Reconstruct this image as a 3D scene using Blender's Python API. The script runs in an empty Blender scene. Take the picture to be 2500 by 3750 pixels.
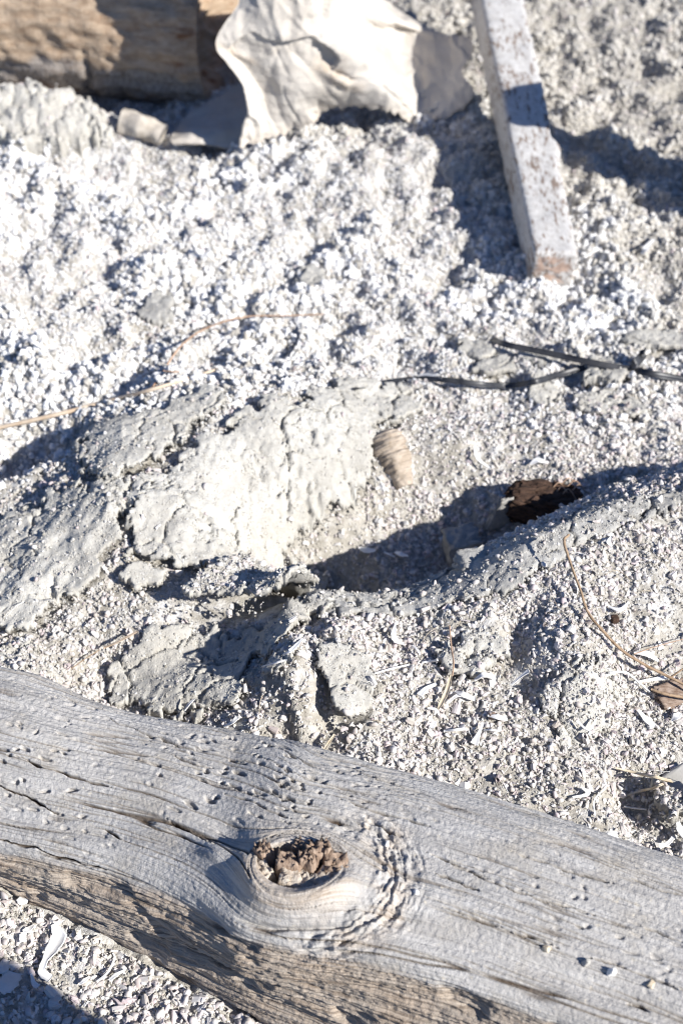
import bpy, math, random
import numpy as np
from mathutils import Vector

random.seed(7)
rng = np.random.default_rng(11)
SC = bpy.context.scene
COL = SC.collection

# ------------------------------------------------------------------ camera, world, sun, exposure
CAM_H, PITCH, LENS = 1.17, math.radians(42.4), 50.0
cam_d = bpy.data.cameras.new("camera")
cam = bpy.data.objects.new("camera", cam_d)
COL.objects.link(cam)
cam.location = (0, 0, CAM_H)
cam.rotation_euler = (math.pi / 2 - PITCH, 0, 0)
cam_d.sensor_fit = 'VERTICAL'
cam_d.sensor_height = 36.0
cam_d.sensor_width = 24.0
cam_d.lens = LENS
cam_d.clip_start = 0.02
cam_d.clip_end = 1000.0
cam_d.dof.use_dof = True
cam_d.dof.focus_distance = 1.36
cam_d.dof.aperture_fstop = 5.6
SC.camera = cam

SUN_EL = math.radians(33.0)
SUN_H = Vector((0.84, -0.54)).normalized()        # horizontal direction towards the sun
TO_SUN = Vector((SUN_H.x * math.cos(SUN_EL), SUN_H.y * math.cos(SUN_EL), math.sin(SUN_EL)))
world = bpy.data.worlds.new("World")
SC.world = world
world.use_nodes = True
wn = world.node_tree
sky = wn.nodes.new('ShaderNodeTexSky')
sky.sky_type = 'NISHITA'
sky.sun_disc = False
sky.ozone_density = 6.0
sky.dust_density = 0.3
sky.sun_elevation = SUN_EL
sky.sun_rotation = math.atan2(SUN_H.x, SUN_H.y)
deep = wn.nodes.new('ShaderNodeMix')                # clear desert sky, a deeper blue than the model's default
deep.data_type = 'RGBA'; deep.blend_type = 'MULTIPLY'; deep.inputs[0].default_value = 1.0
deep.inputs[7].default_value = (0.86, 0.97, 1.18, 1)
wn.links.new(sky.outputs[0], deep.inputs[6])
wn.links.new(deep.outputs[2], wn.nodes['Background'].inputs[0])
wn.nodes['Background'].inputs[1].default_value = 0.056
sun_d = bpy.data.lights.new("sun", 'SUN')
sun_d.energy = 5.0
sun_d.angle = math.radians(0.5)
sun_d.color = (1.0, 0.965, 0.915)
sun = bpy.data.objects.new("sun", sun_d)
COL.objects.link(sun)
sun.rotation_euler = TO_SUN.to_track_quat('Z', 'Y').to_euler()
SC.view_settings.view_transform = 'Standard'
SC.view_settings.look = 'None'
SC.view_settings.gamma = 1.0
SC.view_settings.use_curve_mapping = False
SC.view_settings.exposure = 0.60
SC.cycles.filter_width = 1.05
SC.cycles.max_bounces = 6
SC.cycles.diffuse_bounces = 3

# ------------------------------------------------------------------ numeric helpers
FWD = np.array([0, math.cos(PITCH), -math.sin(PITCH)])
UPV = np.array([0, math.sin(PITCH), math.cos(PITCH)])
K = 18.0 / LENS


def ray(px, py):
    dx = (px - 1250.0) / 1875.0 * K
    dy = -(py - 1875.0) / 1875.0 * K
    return np.array([dx, 0, 0]) + FWD + dy * UPV


def G(px, py, z=0.0):                      # point at height z seen at photo pixel
    d = ray(px, py)
    t = (z - CAM_H) / d[2]
    return np.array([d[0] * t, d[1] * t, z])


def atY(px, py, Y):                        # point at distance Y seen at photo pixel
    d = ray(px, py)
    t = Y / d[1]
    return np.array([d[0] * t, Y, CAM_H + d[2] * t])


def _h(ix, iy, seed):
    h = (ix.astype(np.int64) * 374761393 + iy.astype(np.int64) * 668265263 + seed * 1442695041) & 0xffffffff
    h = ((h ^ (h >> 13)) * 1274126177) & 0xffffffff
    h = ((h ^ (h >> 16)) * 2246822519) & 0xffffffff
    return (h ^ (h >> 15)) & 0xffffffff


def pn(x, y, seed=0):
    x = np.asarray(x, float); y = np.asarray(y, float)
    x0 = np.floor(x); y0 = np.floor(y)
    fx = x - x0; fy = y - y0
    ix = x0.astype(np.int64); iy = y0.astype(np.int64)

    def g(ax, ay, dx, dy):
        a = _h(ax, ay, seed) * (2 * np.pi / 4294967296.0)
        return np.cos(a) * dx + np.sin(a) * dy
    u = fx * fx * fx * (fx * (fx * 6 - 15) + 10)
    v = fy * fy * fy * (fy * (fy * 6 - 15) + 10)
    a = g(ix, iy, fx, fy); b = g(ix + 1, iy, fx - 1, fy)
    c = g(ix, iy + 1, fx, fy - 1); d = g(ix + 1, iy + 1, fx - 1, fy - 1)
    return 1.5 * ((a + (b - a) * u) * (1 - v) + (c + (d - c) * u) * v)


def fbm(x, y, o=4, seed=0, gain=0.5, lac=2.03):
    s = 0; amp = 1.0
    for k in range(o):
        s = s + amp * pn(x, y, seed + k * 17)
        x = x * lac + 3.1; y = y * lac + 1.7; amp *= gain
    return s


def worley(x, y, seed=0, two=False):
    x = np.asarray(x, float); y = np.asarray(y, float)
    ix = np.floor(x).astype(np.int64); iy = np.floor(y).astype(np.int64)
    f1 = np.full(x.shape, 9.0); f2 = f1.copy(); idv = np.zeros(x.shape)
    for a in (-1, 0, 1):
        for b in (-1, 0, 1):
            hx = _h(ix + a, iy + b, seed) / 4294967296.0
            hy = _h(ix + a, iy + b, seed + 101) / 4294967296.0
            d = np.hypot(ix + a + hx - x, iy + b + hy - y)
            m = d < f1
            f2 = np.where(m, f1, np.minimum(f2, d))
            f1 = np.where(m, d, f1)
            idv = np.where(m, _h(ix + a, iy + b, seed + 202) / 4294967296.0, idv)
    return (f1, f2, idv) if two else (f1, idv)


def sst(a, b, x):
    t = np.clip((x - a) / (b - a), 0, 1)
    return t * t * (3 - 2 * t)


def polydist(x, y, pts):                   # distance to a polyline and its signed side (+ left of travel)
    best = np.full(np.shape(x), 1e9); sd = np.zeros(np.shape(x)); tt = np.zeros(np.shape(x))
    n = len(pts) - 1
    for i in range(n):
        ax, ay = pts[i][:2]; bx, by = pts[i + 1][:2]
        ex, ey = bx - ax, by - ay
        L = ex * ex + ey * ey
        t = np.clip(((x - ax) * ex + (y - ay) * ey) / L, 0, 1)
        d = np.hypot(x - ax - t * ex, y - ay - t * ey)
        m = d < best
        best = np.where(m, d, best)
        sd = np.where(m, np.sign(ex * (y - ay) - ey * (x - ax)), sd)
        tt = np.where(m, (i + t) / n, tt)
    return best, sd, tt


def polysdf(x, y, pts):                    # signed distance to polygon, + inside
    n = len(pts)
    d, _, _ = polydist(x, y, list(pts) + [pts[0]])
    ins = np.zeros(np.shape(x), bool)
    j = n - 1
    for i in range(n):
        xi, yi = pts[i][:2]; xj, yj = pts[j][:2]
        c = ((yi > y) != (yj > y)) & (x < (xj - xi) * (y - yi) / (yj - yi + 1e-12) + xi)
        ins ^= c
        j = i
    return np.where(ins, d, -d)


# ------------------------------------------------------------------ object helpers
def mesh_obj(name, verts, faces, mats=None, parent=None, smooth=True, attrs=None, uv=None, midx=None):
    me = bpy.data.meshes.new(name)
    verts = np.ascontiguousarray(verts, np.float32)
    if isinstance(faces, np.ndarray):
        k = faces.shape[1]
        me.vertices.add(len(verts)); me.vertices.foreach_set('co', verts.ravel())
        me.loops.add(faces.size); me.loops.foreach_set('vertex_index', faces.astype(np.int32).ravel())
        me.polygons.add(len(faces))
        me.polygons.foreach_set('loop_start', np.arange(0, faces.size, k, dtype=np.int32))
        me.update(calc_edges=True)
    else:
        me.from_pydata([tuple(map(float, v)) for v in verts], [], [tuple(map(int, f)) for f in faces])
    me.polygons.foreach_set('use_smooth', np.full(len(me.polygons), smooth))
    if attrs:
        for k, a in attrs.items():
            at = me.attributes.new(k, 'FLOAT', 'POINT')
            at.data.foreach_set('value', np.ascontiguousarray(a, np.float32).ravel())
    for m in (mats or []):
        me.materials.append(m)
    if midx is not None:
        me.polygons.foreach_set('material_index', np.asarray(midx, np.int32))
    me.update()
    o = bpy.data.objects.new(name, me)
    COL.objects.link(o)
    if parent is not None:
        o.parent = parent
    return o


def tag(o, label=None, cat=None, group=None, kind=None):
    if label: o['label'] = label
    if cat: o['category'] = cat
    if group: o['group'] = group
    if kind: o['kind'] = kind
    return o


def empty(name, loc=(0, 0, 0)):
    o = bpy.data.objects.new(name, None)
    COL.objects.link(o)
    o.location = loc
    o.empty_display_size = 0.02
    return o


def grid_faces(nu, nv, wrap_v=False):
    i = np.arange(nu - 1)[:, None]; j = np.arange(nv if wrap_v else nv - 1)[None, :]
    j2 = (j + 1) % nv
    return np.stack([i * nv + j, (i + 1) * nv + j, (i + 1) * nv + j2, i * nv + j2], -1).reshape(-1, 4)


def catmull(P, n):
    P = np.asarray(P, float)
    t = np.linspace(0, len(P) - 1, n)
    i = np.clip(np.floor(t).astype(int), 0, len(P) - 2)
    f = (t - i)[:, None]
    Q = np.vstack([2 * P[0] - P[1], P, 2 * P[-1] - P[-2]])
    p0, p1, p2, p3 = Q[i], Q[i + 1], Q[i + 2], Q[i + 3]
    return 0.5 * (2 * p1 + (p2 - p0) * f + (2 * p0 - 5 * p1 + 4 * p2 - p3) * f ** 2 + (3 * p1 - p0 - 3 * p2 + p3) * f ** 3)


# ------------------------------------------------------------------ materials
def new_mat(name):
    m = bpy.data.materials.new(name)
    m.use_nodes = True
    nt = m.node_tree
    b = nt.nodes['Principled BSDF']
    return m, nt, b


class NB:
    def __init__(s, nt): s.nt = nt
    def n(s, t, **kw):
        x = s.nt.nodes.new(t)
        for k, v in kw.items(): setattr(x, k, v)
        return x
    def link(s, a, b): s.nt.links.new(a, b)
    def noise(s, vec, scale, detail=4, rough=0.6, dist=0.0):
        x = s.n('ShaderNodeTexNoise'); x.inputs['Scale'].default_value = scale
        x.inputs['Detail'].default_value = detail; x.inputs['Roughness'].default_value = rough
        x.inputs['Distortion'].default_value = dist
        if vec is not None: s.link(vec, x.inputs['Vector'])
        return x.outputs['Fac']
    def ramp(s, fac, stops):
        x = s.n('ShaderNodeValToRGB')
        e = x.color_ramp.elements
        while len(e) < len(stops): e.new(0.5)
        for el, (p, c) in zip(e, stops):
            el.position = p
            el.color = (c, c, c, 1) if isinstance(c, (int, float)) else (*c, 1)
        s.link(fac, x.inputs[0])
        return x.outputs[0]
    def mix(s, fac, a, b, mode='MIX'):
        x = s.n('ShaderNodeMix', data_type='RGBA', blend_type=mode)
        for sock, v in ((x.inputs[0], fac), (x.inputs[6], a), (x.inputs[7], b)):
            if hasattr(v, 'is_linked') or hasattr(v, 'links'): s.link(v, sock)
            elif isinstance(v, (int, float)): sock.default_value = v if sock.type == 'VALUE' else (v, v, v, 1)
            else: sock.default_value = (*v, 1)
        return x.outputs[2]
    def attr(s, name):
        x = s.n('ShaderNodeAttribute'); x.attribute_name = name
        return x.outputs['Fac']
    def bump(s, h, strength, dist, prev=None):
        x = s.n('ShaderNodeBump'); x.inputs['Strength'].default_value = strength
        x.inputs['Distance'].default_value = dist
        s.link(h, x.inputs['Height'])
        if prev is not None: s.link(prev, x.inputs['Normal'])
        return x.outputs[0]
    def obj(s):
        return s.n('ShaderNodeTexCoord').outputs['Object']
    def scale(s, vec, sx, sy, sz):
        x = s.n('ShaderNodeMapping'); x.inputs['Scale'].default_value = (sx, sy, sz)
        s.link(vec, x.inputs['Vector'])
        return x.outputs[0]
    def comb(s, x_, y_, z_=0.0):
        x = s.n('ShaderNodeCombineXYZ')
        for sock, v in zip(x.inputs, (x_, y_, z_)):
            if hasattr(v, 'links'): s.link(v, sock)
            else: sock.default_value = v
        return x.outputs[0]
    def math(s, op, a, b=0.0):
        x = s.n('ShaderNodeMath', operation=op)
        for sock, v in zip(x.inputs, (a, b)):
            if hasattr(v, 'links'): s.link(v, sock)
            else: sock.default_value = v
        return x.outputs[0]


def simple_mat(name, lo, hi, scale=60, rough=0.85, bump=0.0, bdist=0.002, bscale=400, stretch=(1, 1, 1), spec=0.3):
    m, nt, b = new_mat(name); q = NB(nt)
    v = q.scale(q.obj(), *stretch)
    q.link(q.ramp(q.noise(v, scale), [(0.32, lo), (0.68, hi)]), b.inputs['Base Color'])
    b.inputs['Roughness'].default_value = rough
    b.inputs['Specular IOR Level'].default_value = spec
    if bump: q.link(q.bump(q.noise(v, bscale, 3), bump, bdist), b.inputs['Normal'])
    return m


M = {}
# soil: white salt over grey beige silt
m, nt, b = new_mat('salt_soil'); q = NB(nt)
v = q.obj()
n1 = q.noise(v, 9, 5, 0.6); n2 = q.noise(v, 70, 5, 0.65); n3 = q.noise(v, 420, 3)
salt = q.attr('salt')
silt = q.mix(q.ramp(n2, [(0.35, 0.0), (0.65, 1.0)]), (0.33, 0.305, 0.26), (0.50, 0.475, 0.425))
white = q.mix(q.ramp(n2, [(0.3, 0.0), (0.6, 1.0)]), (0.52, 0.505, 0.48), (0.76, 0.755, 0.75))
fac = q.math('ADD', salt, q.math('MULTIPLY', q.math('SUBTRACT', n1, 0.5), 1.1))
fac = q.ramp(q.math('ADD', fac, q.math('MULTIPLY', q.math('SUBTRACT', n2, 0.5), 0.9)), [(0.3, 0.0), (0.7, 1.0)])
q.link(q.mix(fac, silt, white), b.inputs['Base Color'])
b.inputs['Roughness'].default_value = 0.95; b.inputs['Specular IOR Level'].default_value = 0.1
q.link(q.bump(n3, 0.7, 0.003), b.inputs['Normal'])
M['soil'] = m

# crust plates
def crust_mat(name, lo, hi):
    m, nt, b = new_mat(name); q = NB(nt)
    v = q.obj()
    n1 = q.noise(v, 14, 5, 0.6); n2 = q.noise(v, 120, 4, 0.65); n3 = q.noise(v, 520, 3, 0.7)
    c = q.mix(q.ramp(n1, [(0.35, 0.0), (0.65, 1.0)]), lo, hi)
    c = q.mix(q.ramp(n2, [(0.3, 0.5), (0.55, 0.0)]), c, (lo[0] * 0.75, lo[1] * 0.73, lo[2] * 0.7))
    q.link(c, b.inputs['Base Color'])
    b.inputs['Roughness'].default_value = 0.95; b.inputs['Specular IOR Level'].default_value = 0.1
    q.link(q.bump(n3, 0.6, 0.0025), b.inputs['Normal'])
    return m
M['crust'] = crust_mat('silt_crust', (0.45, 0.432, 0.39), (0.57, 0.555, 0.51))
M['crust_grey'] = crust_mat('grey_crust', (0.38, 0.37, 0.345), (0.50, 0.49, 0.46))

# shells
m, nt, b = new_mat('barnacle_shell'); q = NB(nt)
oi = q.n('ShaderNodeObjectInfo')
rnd = oi.outputs['Random']
c = q.ramp(rnd, [(0.0, (0.76, 0.745, 0.71)), (0.22, (0.65, 0.63, 0.585)), (0.45, (0.57, 0.525, 0.50)), (0.6, (0.50, 0.47, 0.41)),
                 (0.8, (0.70, 0.68, 0.65)), (0.93, (0.56, 0.48, 0.48)), (1.0, (0.42, 0.38, 0.33))])
st = q.noise(q.scale(q.obj(), 2.5, 2.5, 0.4), 2.2, 2)
c = q.mix(q.ramp(st, [(0.45, 0.0), (0.68, 0.45)]), c, (0.52, 0.42, 0.45))
q.link(c, b.inputs['Base Color'])
b.inputs['Roughness'].default_value = 0.7; b.inputs['Specular IOR Level'].default_value = 0.25
M['shell'] = m
m, nt, b = new_mat('sand_crumb'); q = NB(nt)
oi = q.n('ShaderNodeObjectInfo')
q.link(q.ramp(oi.outputs['Random'], [(0.0, (0.34, 0.315, 0.27)), (0.4, (0.46, 0.435, 0.39)), (0.75, (0.56, 0.54, 0.50)), (1.0, (0.68, 0.67, 0.66))]), b.inputs['Base Color'])
b.inputs['Roughness'].default_value = 0.95; b.inputs['Specular IOR Level'].default_value = 0.1
M['crumb'] = m
m, nt, b = new_mat('salt_crumb'); q = NB(nt)
oi = q.n('ShaderNodeObjectInfo')
q.link(q.ramp(oi.outputs['Random'], [(0.0, (0.40, 0.375, 0.33)), (0.25, (0.58, 0.56, 0.525)), (0.55, (0.73, 0.725, 0.715)), (1.0, (0.82, 0.82, 0.82))]), b.inputs['Base Color'])
cc = b.inputs['Base Color'].links[0].from_socket
lc = oi.outputs['Location']
pt = q.noise(lc, 5.5, 3, 0.6)
sep = q.n('ShaderNodeSeparateXYZ'); q.link(lc, sep.inputs[0])
side = q.math('MULTIPLY', q.math('ADD', q.math('MULTIPLY', sep.outputs[0], 0.5), q.math('MULTIPLY', q.math('SUBTRACT', sep.outputs[1], 2.0), 0.35)), 0.9)
q.link(q.mix(q.ramp(q.math('ADD', pt, side), [(0.52, 0.0), (0.70, 0.80)]), cc, (0.50, 0.47, 0.415)), b.inputs['Base Color'])
b.inputs['Roughness'].default_value = 0.95; b.inputs['Specular IOR Level'].default_value = 0.1
M['saltcrumb'] = m

M['bone'] = simple_mat('bleached_bone', (0.78, 0.765, 0.73), (0.86, 0.85, 0.83), 90, 0.6, 0.2, 0.001, 300, spec=0.35)
M['scale'] = simple_mat('fish_scale', (0.62, 0.62, 0.60), (0.74, 0.74, 0.73), 60, 0.45, 0.25, 0.001, 250, spec=0.4)
M['twig'] = simple_mat('orange_twig', (0.24, 0.16, 0.10), (0.40, 0.29, 0.19), 140, 0.7, 0.4, 0.001, 500)
M['redtwig'] = simple_mat('red_twig', (0.36, 0.22, 0.14), (0.50, 0.36, 0.26), 120, 0.7)
M['straw'] = simple_mat('dry_straw', (0.50, 0.40, 0.27), (0.68, 0.60, 0.47), 90, 0.6)
M['reed'] = simple_mat('dry_reed', (0.52, 0.39, 0.27), (0.66, 0.56, 0.44), 60, 0.65)
M['plastic'] = simple_mat('black_plastic', (0.018, 0.019, 0.023), (0.055, 0.056, 0.060), 60, 0.42, spec=0.5)
M['bark'] = simple_mat('dark_bark', (0.035, 0.022, 0.016), (0.13, 0.075, 0.05), 60, 0.9, 0.9, 0.004, 120, (1, 5, 5))
M['rust_wood'] = simple_mat('rusty_wood_chip', (0.15, 0.095, 0.065), (0.36, 0.285, 0.23), 70, 0.9, 0.6, 0.002, 200, (1, 4, 4))
M['cone'] = simple_mat('tan_ribbed', (0.31, 0.25, 0.19), (0.48, 0.41, 0.335), 90, 0.85, 0.5, 0.002, 260)
M['core_wood'] = simple_mat('broken_core_wood', (0.20, 0.135, 0.095), (0.42, 0.32, 0.245), 75, 0.9, 0.7, 0.002, 200, (3, 3, 0.6))
M['pale_core'] = simple_mat('pale_core_wood', (0.42, 0.34, 0.26), (0.66, 0.60, 0.52), 90, 0.9, 0.7, 0.002, 220, (3, 3, 0.5))
M['grey_stone'] = simple_mat('pale_flat_stone', (0.40, 0.385, 0.35), (0.50, 0.485, 0.45), 50, 0.85, 0.4, 0.001, 300)
M['stick'] = simple_mat('grey_stick', (0.36, 0.32, 0.27), (0.58, 0.53, 0.46), 40, 0.9, 0.6, 0.003, 120)

# foreground driftwood: grain follows the flow attributes stored on the mesh
m, nt, b = new_mat('silver_driftwood'); q = NB(nt)
fs, fp = q.attr('fs'), q.attr('fp')
fine = q.noise(q.comb(q.math('MULTIPLY', fs, 14), q.math('MULTIPLY', fp, 330)), 1.0, 5, 0.65)
mid = q.noise(q.comb(q.math('MULTIPLY', fs, 9), q.math('MULTIPLY', fp, 60)), 1.0, 5, 0.6)
blot = q.noise(q.obj(), 22, 5, 0.65); speck = q.noise(q.obj(), 140, 3, 0.6)
front, knot, crack = q.attr('front'), q.attr('knot'), q.attr('crack')
grey = q.mix(q.ramp(mid, [(0.3, 0.0), (0.7, 1.0)]), (0.40, 0.382, 0.36), (0.555, 0.538, 0.512))
grey = q.mix(q.ramp(fine, [(0.28, 0.55), (0.5, 0.0)]), grey, (0.20, 0.19, 0.175))
streak = q.noise(q.comb(q.math('MULTIPLY', fs, 6), q.math('MULTIPLY', fp, 560)), 1.0, 3, 0.6)
grey = q.mix(q.ramp(streak, [(0.30, 0.7), (0.42, 0.0)]), grey, (0.17, 0.15, 0.13))
grey = q.mix(q.ramp(blot, [(0.52, 0.0), (0.72, 0.6)]), grey, (0.40, 0.36, 0.30))
grey = q.mix(q.ramp(speck, [(0.63, 0.0), (0.72, 0.75)]), grey, (0.60, 0.545, 0.45))
brown = q.mix(q.ramp(fine, [(0.3, 0.0), (0.68, 1.0)]), (0.28, 0.215, 0.16), (0.53, 0.455, 0.375))
brown = q.mix(q.ramp(streak, [(0.34, 0.75), (0.47, 0.0)]), brown, (0.12, 0.09, 0.07))
brown = q.mix(q.ramp(blot, [(0.46, 0.0), (0.66, 0.5)]), brown, (0.36, 0.33, 0.29))
ff = q.ramp(q.math('ADD', front, q.math('MULTIPLY', q.math('SUBTRACT', blot, 0.5), 1.2)), [(0.3, 0.0), (0.7, 1.0)])
c = q.mix(ff, grey, brown)
warm = q.mix(q.ramp(fine, [(0.32, 0.0), (0.62, 1.0)]), (0.33, 0.255, 0.185), (0.60, 0.55, 0.49))
c = q.mix(knot, c, warm)
c = q.mix(crack, c, (0.085, 0.06, 0.042))
q.link(c, b.inputs['Base Color'])
b.inputs['Roughness'].default_value = 0.85; b.inputs['Specular IOR Level'].default_value = 0.2
grit = q.noise(q.obj(), 620, 2, 0.6)
q.link(q.bump(grit, 0.55, 0.0016, q.bump(streak, 0.5, 0.0014, q.bump(fine, 0.7, 0.0016))), b.inputs['Normal'])
M['drift'] = m

# rear log: peeling tan and grey brown wood
m, nt, b = new_mat('peeled_log_wood'); q = NB(nt)
v = q.scale(q.obj(), 1.0, 2.6, 2.6)
n1 = q.noise(v, 7, 5, 0.6, 0.6); n2 = q.noise(v, 40, 5, 0.65); n3 = q.noise(q.scale(q.obj(), 2.4, 1.0, 1.0), 90, 4)
c = q.mix(q.ramp(n2, [(0.3, 0.0), (0.7, 1.0)]), (0.33, 0.225, 0.145), (0.56, 0.445, 0.33))
g = q.mix(q.ramp(n3, [(0.3, 0.0), (0.65, 1.0)]), (0.23, 0.19, 0.16), (0.47, 0.42, 0.37))
low = q.attr('low')
c = q.mix(q.ramp(q.math('ADD', low, q.math('MULTIPLY', q.math('SUBTRACT', n1, 0.5), 1.5)), [(0.50, 0.0), (0.72, 1.0)]), c, g)
c = q.mix(q.ramp(n1, [(0.60, 0.0), (0.68, 0.85)]), c, (0.22, 0.095, 0.04))
q.link(c, b.inputs['Base Color'])
b.inputs['Roughness'].default_value = 0.9; b.inputs['Specular IOR Level'].default_value = 0.15
q.link(q.bump(n2, 0.8, 0.006, q.bump(n3, 0.5, 0.003)), b.inputs['Normal'])
M['rearlog'] = m

# canvas
m, nt, b = new_mat('dusty_canvas'); q = NB(nt)
v = q.obj()
n1 = q.noise(v, 9, 5, 0.6); n2 = q.noise(v, 55, 4, 0.6)
stain = q.attr('stain')
c = q.mix(q.ramp(n1, [(0.35, 0.0), (0.7, 1.0)]), (0.52, 0.475, 0.415), (0.60, 0.565, 0.515))
c = q.mix(q.math('MULTIPLY', stain, q.ramp(n2, [(0.35, 0.2), (0.6, 1.0)])), c, (0.40, 0.29, 0.185))
q.link(c, b.inputs['Base Color'])
b.inputs['Roughness'].default_value = 0.95; b.inputs['Specular IOR Level'].default_value = 0.1
w1 = q.n('ShaderNodeTexWave'); w1.inputs['Scale'].default_value = 260; w1.inputs['Distortion'].default_value = 1.0
q.link(v, w1.inputs['Vector'])
q.link(q.bump(n2, 0.4, 0.004, q.bump(w1.outputs['Fac'], 0.25, 0.001)), b.inputs['Normal'])
M['canvas'] = m

# beam: worn white paint over reddish wood
m, nt, b = new_mat('worn_painted_timber'); q = NB(nt)
v = q.obj()
n1 = q.noise(q.scale(v, 3, 0.9, 3), 55, 5, 0.65); n2 = q.noise(v, 9, 3); n3 = q.noise(v, 90, 4)
c = q.mix(q.ramp(n3, [(0.3, 0.0), (0.7, 1.0)]), (0.42, 0.405, 0.385), (0.58, 0.57, 0.555))
chip = q.ramp(q.math('ADD', n1, q.math('MULTIPLY', q.math('SUBTRACT', n2, 0.5), 0.5)), [(0.53, 0.0), (0.59, 1.0)])
c = q.mix(chip, c, q.mix(n3, (0.13, 0.095, 0.075), (0.32, 0.26, 0.22)))
c = q.mix(q.attr('raw'), c, (0.44, 0.32, 0.255))
q.link(c, b.inputs['Base Color'])
b.inputs['Roughness'].default_value = 0.8; b.inputs['Specular IOR Level'].default_value = 0.25
q.link(q.bump(n1, 0.5, 0.002), b.inputs['Normal'])
M['beam'] = m

# ------------------------------------------------------------------ terrain heights
def L(*pts, z=0.0): return [G(*p, z)[:2] for p in pts]

RIDGE = L((700, 2320), (930, 2240), (1150, 2205), (1400, 2205), (1550, 2190), (1750, 2150), (1900, 2095), (2030, 2030), (2200, 1970), (2350, 1915), (2650, 1835), z=0.06)
MOUND = L((1560, 1390), (1300, 1415), (1000, 1455), (720, 1490), (480, 1600), (390, 1780), (410, 1960), (440, 2200), z=0.05)
VALLEY = L((330, 2480), (450, 2600), (700, 2680), (1000, 2740))
STEP = L((1330, 2290), (1200, 2385), (1060, 2480), (940, 2570), (850, 2680), z=0.04)
FL0 = G(50, 2300); FD = (G(560, 1800) - FL0)[:2]; FD = FD / np.linalg.norm(FD)
SHELFLINE = L((450, 2480), (700, 2420), (950, 2380))
GULLY = L((1130, 2380), (1160, 2480), (1220, 2700))


def gauss(x, y, px, py, h, rx, ry=None, ang=0.0):
    c = G(px, py); ry = ry or rx
    dx, dy = x - c[0], y - c[1]
    ca, sa = math.cos(ang), math.sin(ang)
    u = (dx * ca + dy * sa) / rx; w = (-dx * sa + dy * ca) / ry
    return h * np.exp(-(u * u + w * w))


def _q(x, y, px, py, rx, ry, ang, z0=0.0):
    c = G(px, py, z0); dx, dy = x - c[0], y - c[1]
    ca, sa = math.cos(ang), math.sin(ang)
    return ((dx * ca + dy * sa) / rx) ** 2 + ((-dx * sa + dy * ca) / ry) ** 2


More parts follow.
